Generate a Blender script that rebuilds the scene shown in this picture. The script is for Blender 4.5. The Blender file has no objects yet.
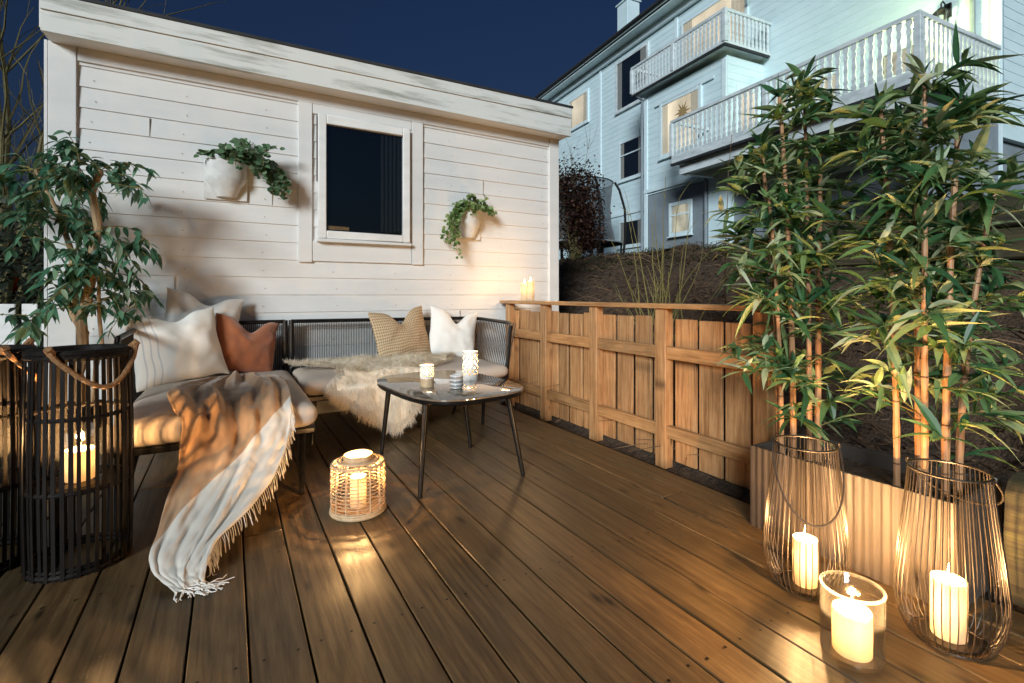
import bpy, math, random
from mathutils import Vector, Matrix, noise
random.seed(11)
PI = math.pi
sin, cos = math.sin, math.cos
R = math.radians
rnd = random.random
def ru(a, b): return a + (b - a) * random.random()
S = bpy.context.scene
COL = S.collection

# ------------------------------------------------------------------ mesh builder
class MB:
    def __init__(self):
        self.v = []; self.f = []; self.r = []; self.m = []; self.uv = {}
        self.cur = .5; self.mi = 0
    def face(self, idx):
        self.f.append(tuple(idx)); self.r.append(self.cur); self.m.append(self.mi)
    def vert(self, p):
        self.v.append((p[0], p[1], p[2])); return len(self.v) - 1
    def box(self, x0, x1, y0, y1, z0, z1, ch=0.0, M=None):
        cx, cy, cz = (x0+x1)/2, (y0+y1)/2, (z0+z1)/2
        hx, hy, hz = abs(x1-x0)/2, abs(y1-y0)/2, abs(z1-z0)/2
        ch = min(ch, hx*.9, hy*.9, hz*.9)
        def P(x, y, z):
            p = Vector((x, y, z))
            if M is not None: p = M @ p
            return self.vert(p)
        if ch <= 0:
            i = [P(cx+sx*hx, cy+sy*hy, cz+sz*hz) for sx in (-1,1) for sy in (-1,1) for sz in (-1,1)]
            for q in ((0,1,3,2),(4,6,7,5),(0,4,5,1),(2,3,7,6),(0,2,6,4),(1,5,7,3)): self.face([i[k] for k in q])
            return
        d = {}
        for sx in (-1,1):
            for sy in (-1,1):
                for sz in (-1,1):
                    d[sx,sy,sz,0] = P(cx+sx*hx, cy+sy*(hy-ch), cz+sz*(hz-ch))
                    d[sx,sy,sz,1] = P(cx+sx*(hx-ch), cy+sy*hy, cz+sz*(hz-ch))
                    d[sx,sy,sz,2] = P(cx+sx*(hx-ch), cy+sy*(hy-ch), cz+sz*hz)
        for s in (-1,1):
            a = [d[s,-1,-1,0], d[s,1,-1,0], d[s,1,1,0], d[s,-1,1,0]]; self.face(a if s > 0 else a[::-1])
            a = [d[-1,s,-1,1], d[-1,s,1,1], d[1,s,1,1], d[1,s,-1,1]]; self.face(a if s > 0 else a[::-1])
            a = [d[-1,-1,s,2], d[1,-1,s,2], d[1,1,s,2], d[-1,1,s,2]]; self.face(a if s > 0 else a[::-1])
        for a in (-1,1):
            for b in (-1,1):
                q = [d[a,b,-1,0], d[a,b,1,0], d[a,b,1,1], d[a,b,-1,1]]; self.face(q if a*b < 0 else q[::-1])
                q = [d[a,-1,b,0], d[a,1,b,0], d[a,1,b,2], d[a,-1,b,2]]; self.face(q if a*b > 0 else q[::-1])
                q = [d[-1,a,b,1], d[1,a,b,1], d[1,a,b,2], d[-1,a,b,2]]; self.face(q if a*b < 0 else q[::-1])
        for sx in (-1,1):
            for sy in (-1,1):
                for sz in (-1,1):
                    t = [d[sx,sy,sz,0], d[sx,sy,sz,1], d[sx,sy,sz,2]]
                    self.face(t if sx*sy*sz > 0 else t[::-1])
    def tube(self, pts, rad, n=6, caps=True, closed=False):
        pts = [Vector(p) for p in pts]; N = len(pts)
        if not hasattr(rad, '__len__'): rad = [rad]*N
        rings = []; up = None
        for i, p in enumerate(pts):
            if closed: t = pts[(i+1) % N] - pts[i-1]
            else: t = pts[min(i+1, N-1)] - pts[max(i-1, 0)]
            if t.length < 1e-9: t = Vector((0,0,1))
            t.normalize()
            if up is None:
                up = Vector((0,0,1)) if abs(t.z) < .9 else Vector((1,0,0))
            s = t.cross(up)
            if s.length < 1e-6: s = t.cross(Vector((0,1,0)))
            s.normalize(); up = s.cross(t).normalized()
            rings.append([self.vert(p + (s*cos(2*PI*k/n) + up*sin(2*PI*k/n))*rad[i]) for k in range(n)])
        for i in range(N if closed else N-1):
            a, b = rings[i], rings[(i+1) % N]
            for k in range(n): self.face((a[k], a[(k+1)%n], b[(k+1)%n], b[k]))
        if caps and not closed:
            self.face(rings[0][::-1]); self.face(rings[-1])
    def lathe(self, prof, n=24, c=(0,0,0), cap0=False, cap1=False, skip=None):
        rings = [[self.vert((c[0]+r*cos(2*PI*k/n), c[1]+r*sin(2*PI*k/n), c[2]+z)) for k in range(n)] for r, z in prof]
        for i in range(len(rings)-1):
            for k in range(n):
                if skip and skip(i, k): continue
                self.face((rings[i][k], rings[i][(k+1)%n], rings[i+1][(k+1)%n], rings[i+1][k]))
        if cap0: self.face(rings[0][::-1])
        if cap1: self.face(rings[-1])
    def ring(self, r, z, t, n=28, c=(0,0), k=6):
        self.tube([(c[0]+r*cos(2*PI*i/n), c[1]+r*sin(2*PI*i/n), z) for i in range(n)], t, k, closed=True)
    def grid(self, nu, nv, fn, flip=False):
        idx = [[self.vert(fn(i/(nu-1), j/(nv-1))) for j in range(nv)] for i in range(nu)]
        for i in range(nu-1):
            for j in range(nv-1):
                q = (idx[i][j], idx[i+1][j], idx[i+1][j+1], idx[i][j+1])
                self.face(q[::-1] if flip else q)
        return idx
    def leaf(self, p, d, up, L, W, bend=.3, fold=.25, seg=4, kind='lance'):
        p = Vector(p); d = Vector(d).normalized()
        s = d.cross(Vector(up))
        if s.length < 1e-4: s = d.cross(Vector((1,.2,.1)))
        s.normalize(); nrm = s.cross(d).normalized()
        prev = None
        self.cur = rnd()
        for i in range(seg+1):
            t = i/seg
            if kind == 'lance': w = W*(sin(PI*min(1, t**.75))*.95+.05*(1-t))
            elif kind == 'round': w = W*math.sqrt(max(0, 1-(2*t-1)**2))*(1.05-.25*t)
            else: w = W*sin(PI*t**.85)
            if i == seg: w = W*.02
            c = p + d*(L*t) + Vector((0,0,-1))*(bend*L*t*t) + nrm*0
            a = self.vert(c - s*w*.5 + nrm*fold*w); m = self.vert(c); b = self.vert(c + s*w*.5 + nrm*fold*w)
            if prev:
                self.face((prev[0], prev[1], m, a)); self.face((prev[1], prev[2], b, m))
            prev = (a, m, b)
    def build(self, name, mat, parent=None, smooth=True, local=False, loc=None):
        off = Vector((0,0,0))
        if parent is not None and not local:
            r = parent
            while r.parent: r = r.parent
            off = Vector(r.location)
        if loc is not None: off = Vector(loc)
        me = bpy.data.meshes.new(name)
        me.from_pydata([(x-off[0], y-off[1], z-off[2]) for x, y, z in self.v], [], self.f)
        mats = mat if isinstance(mat, (list, tuple)) else [mat]
        for m_ in mats: me.materials.append(m_)
        if len(mats) > 1: me.polygons.foreach_set('material_index', self.m)
        at = me.attributes.new('tint', 'FLOAT', 'FACE'); at.data.foreach_set('value', self.r)
        for k, vals in self.uv.items():
            a2 = me.attributes.new(k, 'FLOAT', 'POINT'); a2.data.foreach_set('value', vals)
        me.polygons.foreach_set('use_smooth', [bool(smooth)]*len(me.polygons))
        if smooth:
            try: me.set_sharp_from_angle(angle=R(40))
            except Exception: pass
        me.update()
        o = bpy.data.objects.new(name, me); COL.objects.link(o)
        if parent is not None: o.parent = parent
        if loc is not None: o.location = loc
        return o

def tag(o, label=None, cat=None, group=None, kind=None):
    if label: o['label'] = label
    if cat: o['category'] = cat
    if group: o['group'] = group
    if kind: o['kind'] = kind
    return o
def thing(name, loc, label, cat, group=None, rz=0):
    o = bpy.data.objects.new(name, None); COL.objects.link(o)
    o.location = loc; o.rotation_euler = (0,0,rz); o.empty_display_size = .1
    return tag(o, label, cat, group)
def copy_tree(o, loc, rz, label, group=None):
    c = o.copy(); COL.objects.link(c); c.location = loc; c.rotation_euler = (0,0,rz); c['label'] = label
    for ch in list(o.children):
        d = ch.copy(); COL.objects.link(d); d.parent = c
        for g in list(ch.children):
            e = g.copy(); COL.objects.link(e); e.parent = d
    return c

# ------------------------------------------------------------------ materials
def newmat(name):
    m = bpy.data.materials.new(name); m.use_nodes = True
    nt = m.node_tree; nt.nodes.clear()
    return m, nt, nt.nodes, nt.links
def N(nt, t, **kw):
    n = nt.nodes.new(t)
    for k, v in kw.items():
        if k in n.inputs: n.inputs[k].default_value = v
        else: setattr(n, k, v)
    return n
def ramp(nt, stops, fac=None):
    n = nt.nodes.new('ShaderNodeValToRGB'); cr = n.color_ramp
    while len(cr.elements) > 1: cr.elements.remove(cr.elements[-1])
    for i, (p, c) in enumerate(stops):
        e = cr.elements[0] if i == 0 else cr.elements.new(p)
        e.position = p; e.color = (c[0], c[1], c[2], 1) if hasattr(c, '__len__') else (c, c, c, 1)
    if fac is not None: nt.links.new(fac, n.inputs['Fac'])
    return n
def math_(nt, op, a, b=None):
    n = nt.nodes.new('ShaderNodeMath'); n.operation = op
    for i, x in enumerate((a, b)):
        if x is None: continue
        if isinstance(x, (int, float)): n.inputs[i].default_value = x
        else: nt.links.new(x, n.inputs[i])
    return n.outputs[0]
def mixc(nt, fac, a, b, mode='MIX'):
    n = nt.nodes.new('ShaderNodeMix'); n.data_type = 'RGBA'; n.blend_type = mode
    for s, x in ((0, fac), (6, a), (7, b)):
        if isinstance(x, (int, float)): n.inputs[s].default_value = x
        elif isinstance(x, (tuple, list)): n.inputs[s].default_value = (x[0], x[1], x[2], 1)
        else: nt.links.new(x, n.inputs[s])
    return n.outputs[2]
def coords(nt, scale, which='Object'):
    tc = nt.nodes.new('ShaderNodeTexCoord'); mp = nt.nodes.new('ShaderNodeMapping')
    mp.inputs['Scale'].default_value = scale
    nt.links.new(tc.outputs[which], mp.inputs['Vector'])
    return mp.outputs['Vector']
def finish(m, nt, col, rough, bump=None, bstr=.3, bdist=.005, **kw):
    p = N(nt, 'ShaderNodeBsdfPrincipled'); o = N(nt, 'ShaderNodeOutputMaterial')
    if isinstance(col, (tuple, list)): p.inputs['Base Color'].default_value = (*col[:3], 1)
    else: nt.links.new(col, p.inputs['Base Color'])
    if isinstance(rough, (int, float)): p.inputs['Roughness'].default_value = rough
    else: nt.links.new(rough, p.inputs['Roughness'])
    for k, v in kw.items():
        p.inputs[k.replace('_', ' ')].default_value = v
    if bump is not None:
        b = N(nt, 'ShaderNodeBump'); b.inputs['Strength'].default_value = bstr; b.inputs['Distance'].default_value = bdist
        nt.links.new(bump, b.inputs['Height']); nt.links.new(b.outputs[0], p.inputs['Normal'])
    nt.links.new(p.outputs[0], o.inputs['Surface'])
    return m
def pmat(name, c1, c2, scale=(5,5,5), rough=.5, rvar=.1, bstr=.15, bscale=None, detail=5, tint=0.0, lo=.3, hi=.7, bdist=.004, **kw):
    m, nt, nd, lk = newmat(name)
    v = coords(nt, scale)
    n1 = N(nt, 'ShaderNodeTexNoise', Scale=1.0, Detail=detail, Roughness=.6); lk.new(v, n1.inputs['Vector'])
    c = ramp(nt, [(lo, c1), (hi, c2)], n1.outputs['Fac']).outputs[0]
    if tint:
        a = N(nt, 'ShaderNodeAttribute', attribute_name='tint')
        f = math_(nt, 'ADD', math_(nt, 'MULTIPLY', a.outputs['Fac'], tint), 1-tint*.5)
        g = nd.new('ShaderNodeCombineColor')
        for k in range(3): lk.new(f, g.inputs[k])
        c = mixc(nt, 1.0, c, g.outputs[0], 'MULTIPLY')
    v2 = coords(nt, bscale or tuple(6*s for s in scale))
    n2 = N(nt, 'ShaderNodeTexNoise', Scale=1.0, Detail=4); lk.new(v2, n2.inputs['Vector'])
    r = math_(nt, 'ADD', math_(nt, 'MULTIPLY', math_(nt, 'SUBTRACT', n2.outputs['Fac'], .5), rvar*2), rough)
    return finish(m, nt, c, r, n2.outputs['Fac'], bstr, bdist, **kw)

def wood(name, dark, mid, light, axis='Y', board=None, rough=.45, knots=True, spec=.5):
    """grain along axis; per-board variation by 'tint' or by board index across X"""
    m, nt, nd, lk = newmat(name)
    tc = nd.new('ShaderNodeTexCoord'); sep = nd.new('ShaderNodeSeparateXYZ'); lk.new(tc.outputs['Object'], sep.inputs[0])
    X_, Y_, Z_ = sep.outputs
    at = N(nt, 'ShaderNodeAttribute', attribute_name='tint')
    idx = at.outputs['Fac']
    lng, ac1, ac2 = {'Y': (Y_, X_, Z_), 'X': (X_, Y_, Z_), 'Z': (Z_, X_, Y_)}[axis]
    cb = nd.new('ShaderNodeCombineXYZ')
    lk.new(math_(nt, 'ADD', math_(nt, 'MULTIPLY', ac1, 1.0), math_(nt, 'MULTIPLY', idx, 37.0)), cb.inputs[0])
    lk.new(math_(nt, 'ADD', math_(nt, 'MULTIPLY', lng, .05), math_(nt, 'MULTIPLY', idx, 11.0)), cb.inputs[1])
    lk.new(ac2, cb.inputs[2])
    # broad distortion
    nb = N(nt, 'ShaderNodeTexNoise', Scale=9.0, Detail=2); lk.new(cb.outputs[0], nb.inputs['Vector'])
    add = nd.new('ShaderNodeVectorMath'); add.operation = 'MULTIPLY_ADD'
    lk.new(nb.outputs['Color'], add.inputs[0]); add.inputs[1].default_value = (.05, .02, .05); lk.new(cb.outputs[0], add.inputs[2])
    g = N(nt, 'ShaderNodeTexNoise', Scale=55.0, Detail=6, Roughness=.65); lk.new(add.outputs[0], g.inputs['Vector'])
    fine = N(nt, 'ShaderNodeTexNoise', Scale=190.0, Detail=5, Roughness=.7); lk.new(cb.outputs[0], fine.inputs['Vector'])
    c = ramp(nt, [(.34, dark), (.5, mid), (.66, light)], g.outputs['Fac']).outputs[0]
    c = mixc(nt, .35, c, ramp(nt, [(.36, .45), (.5, 1.0)], fine.outputs['Fac']).outputs[0], 'MULTIPLY')
    # patches of wear
    pn = N(nt, 'ShaderNodeTexNoise', Scale=4.2, Detail=7, Roughness=.68); lk.new(tc.outputs['Object'], pn.inputs['Vector'])
    c = mixc(nt, .6, c, ramp(nt, [(.32, .66), (.62, 1.12)], pn.outputs['Fac']).outputs[0], 'MULTIPLY')
    tv = ramp(nt, [(0, (.74,.76,.78)), (.5, (1,1,1)), (1, (1.15,1.08,1.0))], idx).outputs[0]
    c = mixc(nt, 1.0, c, tv, 'MULTIPLY')
    if knots:
        kb = nd.new('ShaderNodeCombineXYZ')
        lk.new(math_(nt, 'ADD', math_(nt, 'MULTIPLY', ac1, 9.0), math_(nt, 'MULTIPLY', idx, 37.0)), kb.inputs[0])
        lk.new(math_(nt, 'ADD', math_(nt, 'MULTIPLY', lng, 3.2), math_(nt, 'MULTIPLY', idx, 11.0)), kb.inputs[1])
        vo = N(nt, 'ShaderNodeTexVoronoi', Scale=1.0); lk.new(kb.outputs[0], vo.inputs['Vector'])
        k = ramp(nt, [(.045, .22), (.10, .62), (.17, 1.0)], vo.outputs['Distance']).outputs[0]
        c = mixc(nt, 1.0, c, k, 'MULTIPLY')
    rr = math_(nt, 'ADD', math_(nt, 'MULTIPLY', pn.outputs['Fac'], .35), rough-.17)
    hgt = math_(nt, 'ADD', g.outputs['Fac'], math_(nt, 'MULTIPLY', fine.outputs['Fac'], .5))
    return finish(m, nt, c, rr, hgt, .28, .003, Specular_IOR_Level=spec)

def leafmat(name, stops, rough=.4, trans=.25):
    m, nt, nd, lk = newmat(name)
    a = N(nt, 'ShaderNodeAttribute', attribute_name='tint')
    c = ramp(nt, stops, a.outputs['Fac']).outputs[0]
    v = coords(nt, (30,30,30)); n = N(nt, 'ShaderNodeTexNoise', Scale=1.0, Detail=3); lk.new(v, n.inputs['Vector'])
    c = mixc(nt, .5, c, ramp(nt, [(.3, .8), (.7, 1.25)], n.outputs['Fac']).outputs[0], 'MULTIPLY')
    p = N(nt, 'ShaderNodeBsdfPrincipled'); p.inputs['Roughness'].default_value = rough
    lk.new(c, p.inputs['Base Color'])
    t = N(nt, 'ShaderNodeBsdfTranslucent'); lk.new(c, t.inputs['Color'])
    mx = N(nt, 'ShaderNodeMixShader'); mx.inputs[0].default_value = trans
    lk.new(p.outputs[0], mx.inputs[1]); lk.new(t.outputs[0], mx.inputs[2])
    o = N(nt, 'ShaderNodeOutputMaterial'); lk.new(mx.outputs[0], o.inputs['Surface'])
    return m
def emit(name, col, s, var=None):
    m, nt, nd, lk = newmat(name)
    e = N(nt, 'ShaderNodeEmission'); e.inputs['Color'].default_value = (*col, 1); e.inputs['Strength'].default_value = s
    if var:
        v = coords(nt, var); n = N(nt, 'ShaderNodeTexNoise', Scale=1.0, Detail=3); lk.new(v, n.inputs['Vector'])
        lk.new(math_(nt, 'MULTIPLY', ramp(nt, [(.3, .45), (.65, 1.1)], n.outputs['Fac']).outputs[0], s), e.inputs['Strength'])
    o = N(nt, 'ShaderNodeOutputMaterial'); lk.new(e.outputs[0], o.inputs['Surface'])
    return m
def thin_glass(name, tint=(.97,.975,.965), rough=.05, bump=True, haze=.0015):
    m, nt, nd, lk = newmat(name)
    tr = N(nt, 'ShaderNodeBsdfTransparent'); tr.inputs['Color'].default_value = (*tint, 1)
    gl = N(nt, 'ShaderNodeBsdfGlossy'); gl.inputs['Roughness'].default_value = rough
    tl = N(nt, 'ShaderNodeBsdfTranslucent'); tl.inputs['Color'].default_value = (.9,.9,.88,1)
    fr = N(nt, 'ShaderNodeLayerWeight'); fr.inputs['Blend'].default_value = .5
    if bump:
        v = coords(nt, (60,60,60)); n = N(nt, 'ShaderNodeTexNoise', Scale=1.0, Detail=2); lk.new(v, n.inputs['Vector'])
        b = N(nt, 'ShaderNodeBump'); b.inputs['Strength'].default_value = .25; b.inputs['Distance'].default_value = .004
        lk.new(n.outputs['Fac'], b.inputs['Height']); lk.new(b.outputs[0], gl.inputs['Normal'])
    f = math_(nt, 'POWER', fr.outputs['Facing'], 3.0)
    m1 = N(nt, 'ShaderNodeMixShader'); lk.new(math_(nt, 'ADD', math_(nt, 'MULTIPLY', f, .012), haze), m1.inputs[0]); lk.new(tr.outputs[0], m1.inputs[1]); lk.new(tl.outputs[0], m1.inputs[2])
    mx = N(nt, 'ShaderNodeMixShader'); lk.new(math_(nt, 'ADD', math_(nt, 'MULTIPLY', f, .6), .085), mx.inputs[0]); lk.new(m1.outputs[0], mx.inputs[1]); lk.new(gl.outputs[0], mx.inputs[2])
    o = N(nt, 'ShaderNodeOutputMaterial'); lk.new(mx.outputs[0], o.inputs['Surface'])
    return m

M = {}
M['deck'] = wood('deck_wood', (.072,.043,.018), (.123,.077,.033), (.175,.114,.053), 'Y', rough=.42, spec=.45)
M['fence_z'] = wood('fence_board_wood', (.32,.145,.053), (.51,.26,.108), (.61,.345,.16), 'Z', rough=.55)
M['fence_y'] = wood('fence_rail_wood', (.30,.14,.052), (.48,.25,.10), (.57,.315,.14), 'Y', rough=.55)
M['sleeper'] = wood('mossy_timber', (.02,.016,.009), (.05,.042,.02), (.085,.08,.03), 'Y', rough=.85, knots=False)
M['white'] = pmat('white_house_paint', (.66,.65,.62), (.80,.79,.77), (3,3,9), .55, .1, .12, (30,30,120))
M['shed'] = pmat('shed_white_paint', (.63,.62,.60), (.70,.69,.67), (1.2,3,7), .5, .12, .2, (6,30,160), 7, bdist=.002)
M['fascia'] = pmat('weathered_white_paint', (.32,.33,.29), (.66,.67,.64), (1.6,5,14), .7, .1, .3, (8,40,140), 9, lo=.33, hi=.5)
M['nail'] = pmat('painted_nail', (.30,.26,.22), (.42,.38,.33), (9,9,9), .6)
M['house'] = pmat('house_paint', (.56,.71,.76), (.66,.80,.84), (1.5,1.5,4), .6, .1, .1)
M['house_grey'] = pmat('grey_basement_render', (.17,.20,.23), (.24,.28,.31), (2,2,2), .85, .05, .2)
M['house_trim'] = pmat('house_trim_paint', (.62,.76,.81), (.72,.84,.88), (6,6,6), .5)
M['rail_white'] = pmat('balcony_paint', (.42,.48,.5), (.66,.72,.74), (3,3,9), .6, lo=.3, hi=.6)
M['roof_dark'] = pmat('dark_roof_felt', (.012,.013,.016), (.03,.032,.035), (8,8,8), .8)
M['gun'] = pmat('black_metal', (.012,.011,.010), (.025,.022,.02), (20,20,20), .32, .1, .05, Metallic=.6)
M['wire'] = pmat('bronze_wire', (.03,.024,.019), (.055,.043,.034), (40,40,40), .42, .1, .05, Metallic=.5)
M['rattan_dark'] = pmat('black_stained_rattan', (.005,.004,.0035), (.014,.010,.008), (30,30,12), .6, .1, .2, Specular_IOR_Level=.15)
M['rattan'] = pmat('natural_rattan', (.46,.32,.18), (.64,.48,.30), (40,40,40), .5, .1, .2)
M['rope'] = pmat('jute_rope', (.16,.075,.028), (.36,.19,.08), (120,120,120), .9, .05, .5)
M['cushion'] = pmat('greige_outdoor_fabric', (.50,.41,.335), (.58,.485,.40), (8,8,8), .9, .05, .35, (420,420,420), bdist=.001)
M['cord'] = pmat('grey_brown_cord', (.018,.014,.012), (.04,.033,.028), (90,90,90), .7, .05, .2)
M['rust'] = pmat('rust_velvet', (.25,.07,.02), (.35,.105,.032), (9,9,9), .8, .1, .25, (300,300,300), bdist=.001, Sheen_Weight=.5)
M['offwhite'] = pmat('offwhite_linen', (.74,.71,.66), (.83,.80,.75), (10,10,10), .9, .05, .35, (350,350,350), bdist=.001)
M['porcelain'] = pmat('white_porcelain', (.74,.72,.68), (.82,.8,.76), (20,20,20), .35, .05, .03)
M['concrete_pot'] = pmat('pale_stone_pot', (.50,.49,.47), (.66,.65,.62), (14,14,14), .7, .1, .2)
M['soil'] = pmat('dark_soil', (.035,.021,.012), (.12,.072,.04), (18,18,18), .95, .05, 1.0, (60,60,60), bdist=.03)
M['bark'] = pmat('bark_mulch_chip', (.04,.022,.012), (.16,.09,.048), (40,40,40), .85, .1, .6, tint=1.2)
M['grass'] = leafmat('winter_grass', [(0, (.03,.04,.012)), (.6, (.06,.07,.02)), (1, (.12,.10,.04))], .7)
M['lawn'] = pmat('lawn_soil', (.02,.022,.01), (.045,.045,.018), (6,6,6), .95, .05, .8, bdist=.03)
M['trunk'] = pmat('ficus_bark', (.22,.14,.07), (.42,.29,.16), (30,30,9), .8, .1, .5)
M['bamboo'] = pmat('dried_bamboo_cane', (.36,.16,.07), (.56,.31,.16), (30,30,6), .45, .1, .15)
M['cane_node'] = pmat('bamboo_node', (.10,.045,.02), (.24,.12,.06), (40,40,40), .6)
M['twig'] = pmat('olive_green_twig', (.13,.105,.028), (.24,.20,.06), (30,30,30), .7)
M['twig_dark'] = pmat('mossy_bare_branch', (.07,.056,.02), (.15,.12,.042), (25,25,25), .8)
M['twig_red'] = pmat('red_brown_twig', (.09,.045,.025), (.17,.09,.05), (25,25,25), .7)
M['ficus_leaf'] = leafmat('ficus_leaf', [(0, (.03,.10,.06)), (.5, (.075,.19,.105)), (.85, (.15,.28,.17)), (1, (.28,.38,.26))], .3, .28)
M['bamboo_leaf'] = leafmat('bamboo_leaf', [(0, (.03,.10,.045)), (.3, (.075,.18,.065)), (.55, (.17,.28,.10)), (.78, (.34,.43,.20)), (1, (.56,.60,.40))], .38, .3)
M['euca_leaf'] = leafmat('eucalyptus_leaf', [(0, (.055,.12,.055)), (.6, (.12,.21,.10)), (1, (.23,.32,.19))], .45, .2)
M['ivy_leaf'] = leafmat('ivy_leaf', [(0, (.07,.14,.035)), (.6, (.16,.25,.07)), (1, (.30,.36,.15))], .45, .2)
M['red_leaf'] = leafmat('copper_leaf', [(0, (.018,.008,.006)), (.6, (.045,.018,.012)), (1, (.10,.04,.022))], .6, .1)
M['dark_leaf'] = leafmat('evergreen_leaf', [(0, (.008,.015,.008)), (.7, (.02,.032,.016)), (1, (.04,.055,.03))], .6, .1)
M['wool'] = pmat('sheep_wool', (.82,.72,.57), (.92,.85,.73), (14,14,14), .9, .05, .1, tint=.35)
M['flame'] = emit('candle_flame', (1,.62,.24), 14)
M['wick'] = pmat('burnt_wick', (.008,.007,.006), (.02,.015,.012), (50,50,50), .9)
M['glass'] = thin_glass('clear_glass')
M['pane'] = pmat('dark_room_paint', (.004,.0045,.0045), (.006,.007,.007), (1,1,1), .05, .0, .0, Specular_IOR_Level=.42)
M['pane_house'] = pmat('unlit_room_paint', (.006,.008,.011), (.016,.02,.026), (1,1,1), .08, .0, .0)
M['pane_lit'] = emit('lit_window', (1,.85,.62), .62, (.9,.9,.7))
M['pane_lit_soft'] = emit('lit_curtain_window', (1,.87,.66), .52, (.5,.5,.5))
M['pane_lit_dim'] = emit('dim_lit_window', (.95,.88,.66), .35, (3,3,3))
M['lamp_glow'] = emit('porch_lamp_glow', (1,.85,.42), 12)
M['glass_rim'] = thin_glass('glass_rim', (.95,.96,.95), .06, True, .05)
M['net'] = thin_glass('trampoline_netting', (.38,.41,.44), .8, False, .02)
M['trough'] = pmat('taupe_planter_panel', (.050,.040,.034), (.072,.058,.049), (5,5,3), .6, .1, .2)
M['wood_dark'] = pmat('dark_sill_wood', (.05,.03,.018), (.1,.06,.035), (10,10,4), .6)

M['dark_curtain'] = pmat('dark_curtain_cloth', (.007,.008,.009), (.014,.015,.016), (9,9,3), .9)
M['shed_glass'] = thin_glass('shed_window_glass', (.8,.83,.83), .03, False, .006)
M['curtain'] = leafmat('sheer_curtain', [(0,(.72,.69,.62)),(1,(.8,.77,.7))], .9, .5)
M['window_glass'] = thin_glass('window_glass', (.97,.98,.98), .02, False, .0)
def candle_mat():
    m, nt, nd, lk = newmat('ivory_wax')
    p = N(nt, 'ShaderNodeBsdfPrincipled'); p.inputs['Base Color'].default_value = (.84,.74,.57,1); p.inputs['Roughness'].default_value = .45
    p.inputs['Subsurface Weight'].default_value = .35; p.inputs['Subsurface Radius'].default_value = (.03,.017,.008); p.inputs['Subsurface Scale'].default_value = 1.0
    t = N(nt, 'ShaderNodeBsdfTranslucent'); t.inputs['Color'].default_value = (.9,.74,.5,1)
    v = coords(nt, (20,20,20)); n = N(nt, 'ShaderNodeTexNoise', Scale=1.0); lk.new(v, n.inputs['Vector'])
    b = N(nt, 'ShaderNodeBump'); b.inputs['Strength'].default_value = .1; b.inputs['Distance'].default_value = .003
    lk.new(n.outputs['Fac'], b.inputs['Height']); lk.new(b.outputs[0], p.inputs['Normal'])
    mx = N(nt, 'ShaderNodeMixShader'); mx.inputs[0].default_value = .45
    lk.new(p.outputs[0], mx.inputs[1]); lk.new(t.outputs[0], mx.inputs[2])
    o = N(nt, 'ShaderNodeOutputMaterial'); lk.new(mx.outputs[0], o.inputs['Surface'])
    return m
M['wax'] = candle_mat()

def stripe_pillow():
    m, nt, nd, lk = newmat('striped_white_cotton')
    a = N(nt, 'ShaderNodeAttribute', attribute_name='pu')
    u = a.outputs['Fac']
    near = None
    for p0 in (-.80, -.66, -.52):
        d = math_(nt, 'ABSOLUTE', math_(nt, 'SUBTRACT', u, p0))
        s = math_(nt, 'LESS_THAN', d, .016)
        near = s if near is None else math_(nt, 'MAXIMUM', near, s)
    v = coords(nt, (350,350,350)); n = N(nt, 'ShaderNodeTexNoise', Scale=1.0, Detail=3); lk.new(v, n.inputs['Vector'])
    c = mixc(nt, math_(nt, 'MULTIPLY', near, .6), (.80,.77,.71), (.40,.44,.48))
    return finish(m, nt, c, .9, n.outputs['Fac'], .3, .001)
M['stripe'] = stripe_pillow()
def weave_pillow():
    m, nt, nd, lk = newmat('honeycomb_weave')
    a = N(nt, 'ShaderNodeAttribute', attribute_name='pu'); b = N(nt, 'ShaderNodeAttribute', attribute_name='pv')
    cx = math_(nt, 'SINE', math_(nt, 'MULTIPLY', math_(nt, 'ADD', a.outputs['Fac'], math_(nt, 'MULTIPLY', b.outputs['Fac'], .58)), 50.0))
    cy = math_(nt, 'SINE', math_(nt, 'MULTIPLY', math_(nt, 'SUBTRACT', a.outputs['Fac'], math_(nt, 'MULTIPLY', b.outputs['Fac'], .58)), 50.0))
    h = math_(nt, 'MULTIPLY', cx, cy)
    c = ramp(nt, [(.30, (.30,.19,.10)), (.62, (.56,.41,.25))], math_(nt, 'ADD', math_(nt, 'MULTIPLY', h, .5), .5)).outputs[0]
    return finish(m, nt, c, .9, h, .5, .004)
M['weave'] = weave_pillow()
def blanket_mat():
    m, nt, nd, lk = newmat('camel_and_cream_throw')
    a = N(nt, 'ShaderNodeAttribute', attribute_name='band')
    s = ramp(nt, [(.497, 0.0), (.503, 1.0)], a.outputs['Fac']).outputs[0]
    ln = math_(nt, 'LESS_THAN', math_(nt, 'ABSOLUTE', math_(nt, 'SUBTRACT', a.outputs['Fac'], .2)), .008)
    v = coords(nt, (500,500,500)); n = N(nt, 'ShaderNodeTexNoise', Scale=1.0, Detail=3); lk.new(v, n.inputs['Vector'])
    v2 = coords(nt, (12,12,12)); n2 = N(nt, 'ShaderNodeTexNoise', Scale=1.0, Detail=3); lk.new(v2, n2.inputs['Vector'])
    br = ramp(nt, [(.3, (.37,.20,.095)), (.7, (.49,.29,.15))], n2.outputs['Fac']).outputs[0]
    c = mixc(nt, s, br, (.66,.60,.52))
    return finish(m, nt, c, .9, n.outputs['Fac'], .4, .0015, Sheen_Weight=.3)
M['throw'] = blanket_mat()
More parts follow.
